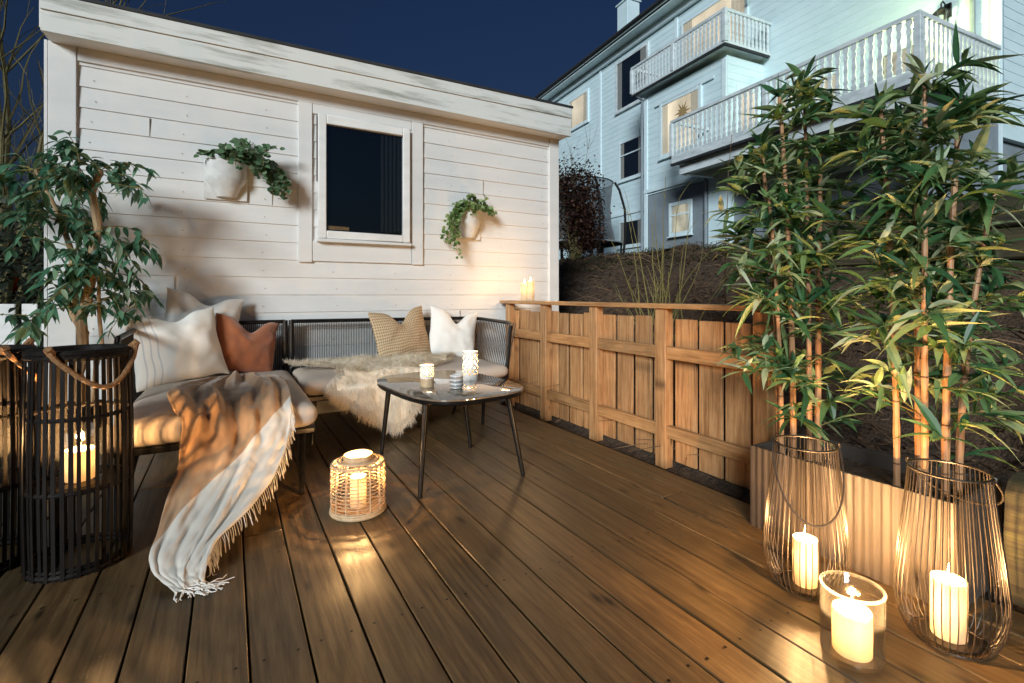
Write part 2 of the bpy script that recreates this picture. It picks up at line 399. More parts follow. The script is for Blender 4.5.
def table_mat():
    m, nt, nd, lk = newmat('bronze_stone_glass')
    v = coords(nt, (7,7,7)); n = N(nt, 'ShaderNodeTexNoise', Scale=1.0, Detail=8, Roughness=.65); lk.new(v, n.inputs['Vector'])
    c = ramp(nt, [(.35, (.08,.06,.044)), (.58, (.22,.17,.125)), (.7, (.32,.26,.20))], n.outputs['Fac']).outputs[0]
    return finish(m, nt, c, .06, None, Specular_IOR_Level=1.0, Coat_Weight=.6, Coat_Roughness=.03)
M['tabletop'] = table_mat()

# ------------------------------------------------------------------ candles
WARM = (1.0, .56, .22)
KP = 5.0
def lamp(loc, power, col=WARM, rad=.008, name='candle_light_and_fill'):
    if name == 'candle_light_and_fill': power *= KP
    l = bpy.data.lights.new(name, 'POINT'); l.energy = power; l.color = col; l.shadow_soft_size = rad
    o = bpy.data.objects.new(name, l); COL.objects.link(o); o.location = loc
    return o
def candle(x, y, z, r, h, power, label, group=None, dish=.006):
    t = thing('candle', (x,y,z), label, 'candle', group)
    b = MB(); b.lathe([(r*.96,0),(r,.004),(r*1.0,h-.005),(r*.965,h),(r*.8,h-.002),(r*.55,h-dish),(.001,h-dish-.002)], 28, (0,0,0), cap0=True)
    b.build('wax', M['wax'], t, local=True)
    w = MB(); w.tube([(0,0,h-dish-.003),(.001,0,h+.006),(.003,0,h+.011)], .0012, 5); w.build('wick', M['wick'], t, local=True)
    f = MB(); k = min(1.0, r/.035)
    f.lathe([(.0005,h+.003),(.0034*k,h+.009),(.0042*k,h+.016),(.0030*k,h+.026),(.0003,h+.040*k+.005)], 10); f.build('flame', M['flame'], t, local=True)
    lamp((x,y,z+h+.019), power)
    lamp((x,y,z+h*.62), power*.010, WARM, r*.35)  # extra lamp inside the wax, added to make the candle body glow
    return t

# ------------------------------------------------------------------ setting: deck, ground
b = MB()
pitch = .1505
k0 = -18
for k in range(k0, 17):
    x0 = -.4 + k*pitch; x1 = x0 + pitch - .006
    if x0 > 2.34: break
    x1 = min(x1, 2.374)
    cuts = [-1.6, ru(-.5, 3.2) if k % 3 == 0 else 9, 4.42]
    ys = sorted(c for c in cuts if c < 5)
    for y0, y1 in zip(ys[:-1], ys[1:]):
        b.cur = rnd(); dz = ru(-.0015, .0015)
        b.box(x0, x1, y0+.001, y1-.001, -.028+dz, dz, .003)
b.mi = 1; b.cur = .5
for k in range(k0, 17):
    for yj in range(9):
        for dx in (.03, .115):
            x, y = -.4+k*pitch+dx+ru(-.003,.003), -.9+yj*.6+ru(-.006,.006)
            if x > 2.3: continue
            c_ = [b.vert((x+.005*cos(2*PI*q/8), y+.005*sin(2*PI*q/8), .0022)) for q in range(8)]; b.face(c_)
deck = b.build('deck', [M['deck'], M['gun']]); tag(deck, 'brown stained timber deck boards running to the shed', 'deck', kind='structure')

def prof(x, tab):
    for (a, za), (c, zc) in zip(tab[:-1], tab[1:]):
        if x <= c:
            t = max(0, (x-a)/(c-a)); t = t*t*(3-2*t)*.5 + t*.5
            return za + (zc-za)*t
    return tab[-1][1]
TA = [(2.42,-.12),(2.75,.22),(3.4,.62),(5.9,1.66),(7,1.80),(10,2.15),(14,2.45),(60,2.9)]
TB = [(2.42,-.12),(2.9,.2),(4.12,1.10),(4.30,1.50),(6,1.72),(10,2.0),(14,2.2),(60,2.9)]
def bank_z(x, y):
    t = min(1, max(0, (y-2.2)/.9)); t = t*t*(3-2*t)
    z = prof(x, TB)*(1-t) + prof(x, TA)*t
    nz = noise.fractal(Vector((x*1.7, y*1.7, 0)), .9, 2.0, 5)*.12 + noise.noise(Vector((x*9, y*9, 3)))*.012
    if x < 2.6: nz *= max(0, (x-2.42)/.18)
    return z + nz
def sheet(xs, ys):
    g = MB(); idx = [[g.vert((x, y, bank_z(x, y))) for y in ys] for x in xs]
    for i in range(len(xs)-1):
        for j in range(len(ys)-1): g.face((idx[i][j], idx[i+1][j], idx[i+1][j+1], idx[i][j+1]))
    return g
def lin(a, c, n): return [a + (c-a)*i/(n-1) for i in range(n)]
tag(sheet(lin(2.42, 6.2, 95), lin(-5, 12, 200)).build('bank', M['soil']), 'dark earth bank behind the fence', 'bank', kind='structure')
tag(sheet(lin(6.2, 60, 70), lin(-20, 70, 100)).build('lawn', M['lawn']), 'rough lawn above the bank', 'lawn', kind='structure')
g = MB()
g.grid(30, 30, lambda u, v: (-150+300*u, -100+300*v, -.20))
tag(g.build('ground', M['lawn']), 'dark ground around the deck', 'ground', kind='structure')
# bark mulch on the bank
b = MB()
for i in range(9000):
    x = 2.5 + (rnd()**1.3)*3.6; y = ru(-.8, 7.5); z = bank_z(x, y)+.006
    if y > 4.35 and x < 3.15: continue
    L = ru(.025,.12); WW = ru(.010,.034); a = ru(0, PI)
    d = Vector((cos(a), sin(a), ru(-.3, .6))).normalized(); s = d.cross(Vector((ru(-.5,.5), ru(-.5,.5), 1))).normalized()
    b.cur = rnd(); p = Vector((x, y, z))
    i0 = [b.vert(p + d*L*.5*a1 + s*WW*.5*b1*(1 if a1 < 0 else .6)) for a1, b1 in ((-1,-1),(1,-1),(1,1),(-1,1))]
    b.face(i0)
for i in range(1500):
    x = 2.55 + (rnd()**1.2)*3.6; y = ru(-.6, 7.3); z = bank_z(x, y)
    if y > 4.3 and x < 3.2: continue
    a = ru(0, 2*PI); d = Vector((cos(a), sin(a), ru(.0,.5))).normalized(); L = ru(.1,.5); p = Vector((x,y,z)); b.cur = ru(.4,1.4)
    b.tube([p, p+d*L*.5+Vector((ru(-.02,.02),0,ru(0,.04))), p+d*L-Vector((0,0,L*.12))], [.0045,.003,.0015], 3, caps=False)
tag(b.build('bark_mulch', M['bark'], smooth=False), 'loose bark mulch and dead leaves strewn over the bank', 'mulch', kind='stuff')
b = MB()
for i in range(12000):
    x = 5.2+3.8*rnd()**1.8; y = ru(2.0, 12); z = bank_z(x, y)-.01
    a = ru(0, 2*PI); b.leaf((x, y, z), (cos(a)*.6, sin(a)*.6, ru(.5,1.2)), (0,0,1), ru(.06,.2), .012, .5, .1, 2)
tag(b.build('grass', M['grass']), 'short winter grass along the top of the bank', 'grass', kind='stuff')

# ------------------------------------------------------------------ shed
def siding(b, axis, c, a0, a1, z0, z1, sgn, exp=.145, lap=.013, top=None):
    """lapped boards on plane axis=c facing sgn; a0..a1 along the other axis"""
    n = max(1, round((z1-z0)/exp)); e = (z1-z0)/n
    for i in range(n):
        za = z0+i*e; zb = za+e
        b.cur = rnd()
        out = c+sgn*lap; inn = c+sgn*.004
        def P(a, d, z): return (d, a, z) if axis == 'x' else (a, d, z)
        v = [b.vert(P(a0, out, za)), b.vert(P(a1, out, za)), b.vert(P(a1, inn, zb)), b.vert(P(a0, inn, zb)),
             b.vert(P(a0, c, za)), b.vert(P(a1, c, za))]
        fl = (axis == 'y') == (sgn < 0)
        q = [v[0], v[1], v[2], v[3]]; b.face(q if fl else q[::-1])
        q = [v[4], v[5], v[1], v[0]]; b.face(q if fl else q[::-1])
W = 4.4
shed = thing('garden_shed', (1.03, W, 0), 'white clapboard shed with flat roof and one dark window behind the sofa', 'shed')
b = MB()
siding(b, 'y', W, -.90, 3.0, .0, 2.72, -1, .1465)
b.box(-1.04, 3.11, W+.002, 7.4, -.15, 2.86)
siding(b, 'x', -1.04, W+.1, 7.4, 0, 2.72, -1, .1465)
siding(b, 'x', 3.11, W+.1, 7.4, 0, 2.72, 1, .1465)
b.mi = 1; b.cur = .5
for i in range(18):
    z = 2.72/19*(i+.35)
    for x in lin(-.82, 2.92, 8):
        if .48 < x < 1.58 and 1.2 < z: continue
        x += ru(-.02,.02); q_ = [b.vert((x+.0045*cos(2*PI*q/7), W-.0145, z+.0045*sin(2*PI*q/7))) for q in range(7)]; b.face(q_)
for (x, i) in ((.12,2),(1.95,5),(2.4,1),(-.35,7),(1.1,4),(.3,12),(2.2,14),(-.5,15)):
    z = 2.72/19*i; b.box(x-.0015, x+.0015, W-.0165, W-.004, z+.004, z+.135)
b.build('wall', [M['shed'], M['nail']], shed, smooth=False)
b = MB()
b.box(-1.045, -.90, W-.03, W+.12, -.1, 2.70, .004); b.box(-1.065, -1.046, W-.03, W+.10, -.1, 2.70, .003); b.build('corner_board', M['shed'], shed)
b = MB(); b.box(2.99, 3.115, W-.03, W+.12, -.1, 2.70, .004); b.build('corner_board', M['shed'], shed)
b = MB()
# roof with two-board fascia, rising slightly to the right
def slope(x): return 2.925 + (x+1.1)*.0135
for (za, zb, dy) in ((-.215,-.105,0),(-.105,0,-.012)):
    for x0, x1 in ((-1.04,3.15),):
        v = []
        for x in (x0, x1):
            for y in (W-.2+dy, W-.165):
                for z in (2.688 if za < -.2 else slope(x)+za+.002, slope(x)+zb-.002): v.append(b.vert((x, y, z)))
        b.cur = rnd()
        for q in ((0,1,3,2),(4,6,7,5),(0,4,5,1),(2,3,7,6),(0,2,6,4),(1,5,7,3)): b.face([v[k] for k in q])
b.build('fascia', M['fascia'], shed, smooth=False)
b = MB()
v = [b.vert((x, y, slope(x)+dz)) for x in (-1.05, 3.165) for y in (W-.22, 7.5) for dz in (.0, .022)]
for q in ((0,1,3,2),(4,6,7,5),(0,4,5,1),(2,3,7,6),(0,2,6,4),(1,5,7,3)): b.face([v[k] for k in q])
b.build('roof', M['roof_dark'], shed, smooth=False)
b = MB()
b.box(-1.03, 3.135, W-.165, W+.1, 2.69, 2.715)          # soffit
b.box(-.895, 2.985, W-.028, W-.001, 2.60, 2.69, .003)        # frieze
b.box(-1.055, -1.034, W-.163, 7.4, 2.72, 2.90); b.box(3.13, 3.149, W-.163, 7.4, 2.72, 2.95)
b.build('soffit', M['shed'], shed, smooth=False)
# window surround boards
b = MB()
b.box(.494, .60, W-.032, W-.001, 1.273, 2.6, .003); b.box(1.46, 1.566, W-.032, W-.001, 1.281, 2.6, .003)
b.box(.603, 1.457, W-.026, W-.001, 2.52, 2.6, .003); b.box(.603, 1.457, W-.026, W-.001, 1.285, 1.455, .003)
b.build('window_trim', M['shed'], shed)
b = MB()
f0, f1, g0, g1 = .642, 1.431, 1.475, 2.515
t_ = .066
for (x0,x1,z0,z1) in ((f0,f0+t_,g0,g1),(f1-t_,f1,g0,g1),(f0+t_,f1-t_,g1-t_-.01,g1),(f0+t_,f1-t_,g0,g0+t_)):
    b.box(x0+.0005, x1-.0005, W-.07, W-.005, z0, z1, .006)
win = b.build('window', M['white'], shed)
b = MB(); b.box(f0+t_-.004, f1-t_+.004, W-.045, W-.042, g0+t_-.004, g1-t_+.004); b.build('pane', M['shed_glass'], win, smooth=False)
b = MB(); b.box(f0+t_-.004, f1-t_+.004, W-.022, W-.017, g0+t_-.004, g1-t_+.004); b.build('dark_room_panel', M['pane'], win, smooth=False)  # near-black panel, the unlit room's darkness put into its colour
b = MB(); b.grid(60, 4, lambda u, v: (f1-t_-.20+.20*u, W-.031+.006*sin(u*34), g0+t_+.02+(g1-g0-2*t_-.02)*v)); b.build('curtain', M['dark_curtain'], win)
b = MB(); b.box(f0+t_+.01, f0+t_+.19, W-.041, W-.025, g0+t_+.012, g0+t_+.045, .004); b.build('sill_block', M['fence_y'], win)
b = MB(); b.box(f0-.01, f1+.01, W-.085, W-.005, g0-.03, g0-.004, .004); b.build('sill', M['shed'], win)
b = MB(); b.box(f0-.010, f0-.003, W-.045, W-.032, 1.95, 2.5); b.build('gasket', M['wood_dark'], win, smooth=False)

# ------------------------------------------------------------------ wall planters
def half_pot(x, z0, w, h, label):
    t = thing('wall_planter', (x, W-.02, z0), label, 'wall planter', 'planters hung on the shed wall')
    b = MB(); b.box(-w/2, w/2, -.012, .0, 0, h, .004); b.build('back_plate', M['concrete_pot'], t, local=True)
    b = MB(); n = 18
    def fn(u, v):
        a = PI*u; rr = (.40+.09*math.sqrt(v))*w if v < 1 else .49*w
        rr *= min(1, .55+.9*v) if v < .4 else 1
        return (-rr*cos(a), -.013 - rr*.85*sin(a), h*.06 + h*.92*v)
    b.grid(n, 10, fn); b.grid(n, 4, lambda u, v: (-(.47-.02*v)*w*cos(PI*u), -.013-(.47-.02*v)*w*.85*sin(PI*u), h*.98-.03*v*h), True)
    b.grid(n, 2, lambda u, v: (-(.40)*w*v*.45*cos(PI*u), -.013-.40*w*v*.45*sin(PI*u), h*.06+.0001), False)
    b.build('pot', M['concrete_pot'], t, local=True)
    b = MB(); b.grid(n, 2, lambda u, v: (-.46*w*v*cos(PI*u), -.014-.46*w*.85*v*sin(PI*u), h*.93)); b.build('soil', M['soil'], t, local=True)
    return t
def vines(parent, starts, kind, mat, name, lw=(.03,.05), droop=1.0, dens=.022):
    b = MB(); s = MB()
    for (p0, d0, L) in starts:
        p = Vector(p0); d = Vector(d0).normalized(); pts = [p.copy()]; n = int(L/dens)
        for i in range(n):
            d = (d + Vector((ru(-.15,.15), ru(-.15,.15), ru(-.1,.1) - .09*droop))).normalized()
            p = p + d*dens
            if p.y > -.02: p.y = -.02; d.y = -abs(d.y)*.3
            pts.append(p.copy())
            for k in range(2):
                a = ru(0, 2*PI); ld = Vector((cos(a), -abs(sin(a))*.8, ru(-.4,.5)))
                l_ = ru(*lw)*(1-.3*i/n); b.leaf(p + ld*.01, ld, (ru(-.4,.4), -1, ru(.1,.9)), l_, l_*.85, ru(0,.3), .12, 5, 'round')
        s.tube(pts, .0018, 4)
    o = b.build(name, mat, parent, local=True); s.build('stem', M['twig'], parent, local=True)
    return o
p = half_pot(-.02, 1.73, .29, .30, 'stone half pot left of the shed window, leafy plant trailing to its right')
vines(p, [((ru(-.06,.13), -.09, .30), (ru(-.2,1.0), ru(-.8,-.1), ru(.3,1.0)), ru(.16,.42)) for _ in range(11)] +
         [((ru(.05,.14), -.08, .31), (1.0, ru(-.3,-.05), ru(.1,.6)), ru(.38,.52)) for _ in range(8)] +
         [((-.08,-.08,.31), (-1, -.2, .35), .10) for _ in range(2)], 'round', M['euca_leaf'], 'foliage', (.045,.068), 1.5)
p = half_pot(2.03, 1.54, .26, .31, 'stone half pot right of the shed window, ivy trailing to its left')
vines(p, [((ru(-.12,.12), -.09, .30), (ru(-1,.5), ru(-.8,-.1), ru(.2,.9)), ru(.12,.26)) for _ in range(13)] +
         [((ru(-.12,-.03), -.1, .30), (-1.0, ru(-.4,-.1), ru(.0,.4)), ru(.40,.60)) for _ in range(7)] +
         [((.1,-.1,.30), (1, -.3, .1), .14) for _ in range(3)], 'round', M['ivy_leaf'], 'foliage', (.035,.055), 2.0)

# ------------------------------------------------------------------ fence
FX = 2.38
fence = thing('wooden_fence', (FX, 2.9, 0), 'low orange brown timber fence with capped top rail beside the deck', 'fence')
posts = [(4.22,.07),(3.585,.085),(2.905,.085),(2.235,.085),(1.555,.085)]
for y, w in posts:
    b = MB(); b.cur = rnd(); b.box(FX, FX+.07, y-w/2, y+w/2, -.1, .913, .004); b.build('post', M['fence_z'], fence)
b = MB(); b.cur = .7; b.box(FX-.025, FX+.10, 1.50, 4.33, .915, .946, .004); b.build('top_rail', M['fence_y'], fence)
for (y0, w0), (y1, w1) in zip(posts[1:], posts[:-1]):
    a, c = y0+w0/2+.001, y1-w1/2-.001
    for z0, z1 in ((.595,.675),(.098,.175)):
        b = MB(); b.cur = rnd(); b.box(FX+.012, FX+.048, a, c, z0, z1, .003); b.build('rail', M['fence_y'], fence)
y = 4.24
while y > 1.62:
    w = ru(.135,.165) if rnd() > .2 else ru(.10,.12)
    b = MB(); b.cur = rnd(); dx = ru(0,.004); lean = ru(-.004,.004)
    b.box(FX+.072+dx, FX+.092+dx, max(1.53, y-w), y, -.06, .855+ru(-.012,.006), .003, Matrix.Shear('XY', 4, (0,0)) if False else None)
    b.build('board', M['fence_z'], fence); y -= w + ru(.02,.042)

# ------------------------------------------------------------------ sofas
def cushion_mesh(b, x0, x1, y0, y1, z0, z1, r=.045, puff=.02, n=14):
    cx, cy, cz = (x0+x1)/2, (y0+y1)/2, (z0+z1)/2; h = Vector(((x1-x0)/2, (y1-y0)/2, (z1-z0)/2))
    sx, sy = ru(0,9), ru(0,9)
    for ax in range(3):
        for sg in (-1, 1):
            o1, o2 = (ax+1) % 3, (ax+2) % 3
            def fn(u, v):
                p = Vector((0,0,0)); p[ax] = sg
                # concentrate points near the edges
                e = lambda t: (2*t-1)*(1.0) if True else 0
                p[o1] = sin(e(u)*PI/2); p[o2] = sin(e(v)*PI/2)
                q = Vector((p[k]*h[k] for k in range(3)))
                inner = Vector((max(-(h[k]-r), min(h[k]-r, q[k])) for k in range(3)))
                d = q - inner
                if d.length > 1e-6: q = inner + d.normalized()*r
                f = max(0, 1-p.x**2)*max(0, 1-p.y**2)
                q.z += (puff if p.z > 0 else -puff*.3)*f*(abs(q.z)/h.z)
                q.z += noise.noise(Vector((q.x*6+sx, q.y*6+sy, q.z*3)))*.006
                fs = max(0, 1-(q.z/h.z)**2)
                q.x += (1 if q.x > 0 else -1)*.012*fs*(abs(q.x)/h.x)**6; q.y += (1 if q.y > 0 else -1)*.012*fs*(abs(q.y)/h.y)**6
                return (cx+q.x, cy+q.y, cz+q.z)
            b.grid(n, n, fn, sg < 0)
def cord_panel(b, P0, P1, z0, z1, sp, lean=0.0, r=.0028, zig=0.0, leanv=(0,0)):
    P0 = Vector(P0); P1 = Vector(P1); L = (P1-P0).length; n = int(L/sp)
    for i in range(n+1):
        a = P0 + (P1-P0)*(i/n)
        k = min(1, max(0, i/n + (zig if i % 2 else -zig)/L))
        c = P0 + (P1-P0)*k
        b.tube([(a.x, a.y, z0), (c.x+leanv[0], c.y+leanv[1], z1)], r, 4, caps=False)
BY = 4.27
sofaL = thing('daybed_sofa', (0, 3.5, 0), 'sofa section reaching towards the camera with rope back and throw over its cushion', 'sofa', 'rope sofa sections along the shed wall')
b = MB(); cushion_mesh(b, -.46, .40, 2.77, 4.20, .30, .425, .05, .022, 20); b.build('seat_cushion', M['cushion'], sofaL)
b = MB()
b.box(-.46,.40,2.80,2.84,.262,.296,.006); b.box(-.46,.40,4.2,4.24,.262,.296,.006); b.box(-.46,-.42,2.84,4.2,.262,.296,.006); b.box(.36,.40,2.84,4.2,.262,.296,.006)
for k in range(8): b.box(-.42,.36,2.95+k*.16,2.99+k*.16,.27,.288)
b.build('seat_frame', M['gun'], sofaL)
for (tx,ty,bx,by) in ((.34,2.86,.315,2.66),(-.38,2.86,-.42,2.70),(.34,4.15,.36,4.22),(-.38,4.15,-.42,4.2)):
    b = MB(); b.tube([(tx,ty,.264),(bx,by,0)], [.019,.013], 10); b.build('leg', M['gun'], sofaL)
b = MB()
b.tube([(-.50,3.3,.30),(-.52,3.3,.70),(-.52,3.36,.765),(-.52,4.24,.785),(-.46,BY,.79),(.385,BY,.79)], .016, 8)
b.tube([(.385,BY,.28),(.385,BY,.80)], .02, 8); b.tube([(-.5,BY,.28),(-.52,BY,.785)], .016, 8); b.tube([(-.5,3.3,.30),(-.5,BY,.30),(.385,BY,.30)], .012, 6)
b.build('back_frame', M['gun'], sofaL)
b = MB(); cord_panel(b, (-.48,BY,0), (.37,BY,0), .30, .785, .0135); cord_panel(b, (-.5,3.33,0), (-.5,4.25,0), .30, .775, .0135, leanv=(-.02,0)); b.build('rope_back', M['cord'], sofaL)

sofaR = thing('bench_sofa', (1.2, 3.9, 0), 'sofa section along the shed wall under a sheepskin with woven right arm', 'sofa', 'rope sofa sections along the shed wall')
for x0, x1 in ((.435,1.20),(1.21,1.97)):
    b = MB(); cushion_mesh(b, x0, x1, 3.47, 4.20, .325, .43, .045, .02, 16); b.build('seat_cushion', M['cushion'], sofaR)
b = MB()
b.box(.43,1.98,3.5,3.54,.285,.322,.006); b.box(.43,1.98,4.2,4.24,.285,.322,.006); b.box(.43,.47,3.54,4.2,.285,.322,.006); b.box(1.94,1.98,3.54,4.2,.285,.322,.006)
for k in range(9): b.box(.55+k*.16,.59+k*.16,3.54,4.2,.29,.312)
b.build('seat_frame', M['gun'], sofaR)
for (tx,ty,bx,by) in ((.50,3.55,.48,3.50),(1.62,3.6,1.63,3.82),(1.80,3.56,1.70,3.40),(.50,4.16,.48,4.22),(1.9,4.16,1.93,4.22)):
    b = MB(); b.tube([(tx,ty,.287),(bx,by,0)], [.018,.012], 10); b.build('leg', M['gun'], sofaR)
b = MB()
b.tube([(.43,BY,.79),(1.96,BY,.78),(2.07,BY-.04,.775),(2.10,BY-.12,.77),(2.06,3.62,.765),(2.03,3.54,.74),(1.98,3.52,.32)], .016, 8)
b.tube([(.43,BY,.28),(.43,BY,.80)], .02, 8); b.tube([(1.98,BY,.30),(1.2,BY,.30),(.43,BY,.30)], .012, 6); b.tube([(1.2,BY,.3),(1.2,BY,.785)], .012, 6)
b.tube([(1.98,BY,.30),(1.99,3.52,.32)], .012, 6)
b.build('back_frame', M['gun'], sofaR)
b = MB(); cord_panel(b, (.45,BY,0), (1.97,BY,0), .30, .785, .0135)
cord_panel(b, (1.985,3.53,0), (1.985,4.26,0), .31, .765, .016, zig=.03, leanv=(.09,0)); b.build('rope_back', M['cord'], sofaR)

# ------------------------------------------------------------------ pillows
def pillow(w, h, t, loc, rot, mat, label, chop=.07, seed=0, name='throw_pillow', group='throw pillows on the sofa'):
    b = MB(); n = 34; PU = []; PV = []
    cx = ru(-.12,.12)
    for sg in (-1, 1):
        def fn(a, c):
            u, v = sin((2*a-1)*PI/2), sin((2*c-1)*PI/2)
            x = w/2*u*(1-.075*(1-v*v)); z = h/2*v*(1-.075*(1-u*u))
            th = t/2*(max(0, 1-abs(u)**2.6)*max(0, 1-abs(v)**2.6))**.55
            tv = max(0, (v+.25)/1.25)
            ck = math.exp(-((u-cx)/.34)**2)*tv*tv
            z -= chop*ck*1.25; th *= 1-.45*ck
            th *= 1+.18*(-v)
            nn = noise.noise(Vector((u*2.3+seed, v*2.3, sg)))*.014 + noise.noise(Vector((u*5+seed, v*5, sg+5)))*.006
            edge = (1-u**4)*(1-v**4)
            nn += (abs(noise.noise(Vector((u*4+v*2.5+seed, v*1.6, 3)))) - .2)*.022*(.35+ck)
            z += noise.noise(Vector((u*2+seed, sg*.01, v*2)))*.012; x += noise.noise(Vector((v*2.2, seed, u*2)))*.010
            # folds running from the corners and the dent
            nn += .007*sin(9*(abs(u)-v*.7)+seed)*max(0, v)*edge
            PU.append(u); PV.append(v)
            return (x, sg*(th + nn*edge), z + h/2)
        b.grid(n, n, fn, sg > 0)
    b.uv = {'pu': PU, 'pv': PV}
    o = b.build(name, mat, None, local=True)
    o.location = loc; o.rotation_euler = rot
    return tag(o, label, 'pillow', group)
pillow(.50, .50, .17, (-.20, 4.13, .53), (R(-12), R(10), R(12)), M['offwhite'], 'plain white pillow tucked behind the striped white pillow', .06, 3)
pillow(.54, .50, .18, (-.245, 3.86, .425), (R(-20), R(-5), R(22)), M['stripe'], 'white pillow with faint grey stripes in front at the left end', .05, 1)
pillow(.45, .43, .16, (.08, 4.07, .42), (R(-16), R(12), R(16)), M['rust'], 'rust orange velvet pillow beside the white pillow', .08, 7)
pillow(.52, .47, .16, (1.33, 4.10, .43), (R(-16), R(-6), R(10)), M['weave'], 'beige honeycomb weave pillow beside the sheepskin', .10, 12)
pillow(.46, .46, .16, (1.74, 4.12, .43), (R(-16), R(9), R(-8)), M['offwhite'], 'plain off white pillow beside the woven sofa arm', .10, 20)

# ------------------------------------------------------------------ sheepskin
outline = [(.36,.10),(.42,.26),(.60,.36),(.66,.50),(.64,.66),(.55,.76),(.62,.85),(.74,.93),(.84,1.0),(.94,1.07),(1.03,1.09),(1.12,1.04),(1.20,.90),(1.24,.75),(1.32,.58),(1.55,.47),(1.66,.3),(1.60,.12),(1.40,.02),(1.25,.05),(1.1,.00),(.95,.06),(.75,.02),(.55,.04)]
def inside(x, y):
    c = False; j = len(outline)-1
    for i in range(len(outline)):
        xi, yi = outline[i]; xj, yj = outline[j]
        if (yi > y) != (yj > y) and x < (xj-xi)*(y-yi)/(yj-yi)+xi: c = not c
        j = i
    return c
def skin_pos(x, l):
    bump = noise.noise(Vector((x*5, l*5, 2)))*.03
    e = .70
    if l < e-.06: return Vector((x, 4.15-l, .458+bump+.02*sin(l*6))), Vector((0,0,1))
    if l < e+.06:
        a = (l-(e-.06))/.12*PI/2; r = .0764
        return Vector((x, 4.15-(e-.06)-r*sin(a), .458-r+r*cos(a)+bump)), Vector((0,-sin(a),cos(a)))
    d = l-(e+.06)
    return Vector((x, 4.15-(e-.06)-.0764-.02-d*.12+bump, .458-.0764-d*.98)), Vector((0,-1,.12)).normalized()
skin = thing('sheepskin', (.95, 3.9, .45), 'cream long haired sheepskin draped over the sofa front beside the table', 'sheepskin')
b = MB(); cell = .02; ids = {}
def gv(i, j):
    if (i, j) not in ids:
        p, n = skin_pos(.3+i*cell, j*cell); ids[i, j] = b.vert(p + n*.012)
    return ids[i, j]
for i in range(70):
    for j in range(56):
        if all(inside(.3+(i+.5)*cell+ex, (j+.5)*cell+ey) for ex in (-.035,0,.035) for ey in (-.035,0,.035)):
            b.face((gv(i,j), gv(i+1,j), gv(i+1,j+1), gv(i,j+1)))
b.build('hide', M['wool'], skin)
b = MB()
cnt = 0
while cnt < 42000:
    x, l = ru(.3,1.7), ru(-.02,1.12)
    if not inside(x, l): continue
    p, n = skin_pos(x, l); cnt += 1
    cl = noise.noise(Vector((x*7, l*7, 0))); cl2 = noise.noise(Vector((x*22, l*22, 7))); cl3 = noise.noise(Vector((x*22+9, l*22, 3)))
    flow = n.cross(Vector((1,0,0)))*-1
    if flow.y > 0 or flow.z > .5: flow = -flow
    tang = flow*(.75 + .5*cl2) + Vector((cl*1.1 + cl3*.8 + (x-1.0)*.5 + ru(-.22,.22), 0, 0))
    d = (n*ru(.35,.75) + tang + Vector((ru(-.15,.15), ru(-.15,.15), ru(-.15,.15)))).normalized()
    L = ru(.035,.07); w = ru(.0006,.0013); pts = [p + n*.004]
    q = pts[0]
    b.cur = rnd()
    side = d.cross(n + Vector((.1,.2,.1))).normalized()
    for k in range(3):
        d = (d + Vector((ru(-.2,.2), ru(-.2,.2), ru(-.3,.05)))).normalized(); q = q + d*(L/3); pts.append(q)
    pr = None
    for k, q in enumerate(pts):
        ww = w*(1-.8*k/3); a = b.vert(q - side*ww); c = b.vert(q + side*ww)
        if pr: b.face((pr[0], pr[1], c, a))
        pr = (a, c)
b.build('wool', M['wool'], skin)

# ------------------------------------------------------------------ throw blanket
rows = [((-.08,3.66,.442),(.15,3.62,.444)), ((-.20,3.40,.452),(.25,3.46,.452)), ((-.27,3.06,.458),(.27,3.25,.46)), ((-.24,2.82,.456),(.28,2.93,.46)),
        ((-.20,2.725,.405),(.285,2.75,.42)), ((-.19,2.68,.315),(.265,2.71,.33)), ((-.195,2.58,.236),(.235,2.60,.245)), ((-.222,2.44,.155),(.155,2.46,.165)),
        ((-.236,2.27,.095),(.06,2.27,.11)), ((-.238,2.13,.058),(-.035,2.13,.075)), ((-.208,2.04,.022),(-.075,2.035,.045)), ((-.155,1.965,.012),(-.075,1.985,.018))]
def cr(p0, p1, p2, p3, t):
    return .5*((2*p1) + (-p0+p2)*t + (2*p0-5*p1+4*p2-p3)*t*t + (-p0+3*p1-3*p2+p3)*t**3)
def row_at(s):
    f = s*(len(rows)-1); i = min(int(f), len(rows)-2); t = f-i
    g = lambda k, e: Vector(rows[max(0, min(len(rows)-1, k))][e])
    return cr(g(i-1,0), g(i,0), g(i+1,0), g(i+2,0), t), cr(g(i-1,1), g(i,1), g(i+1,1), g(i+2,1), t)
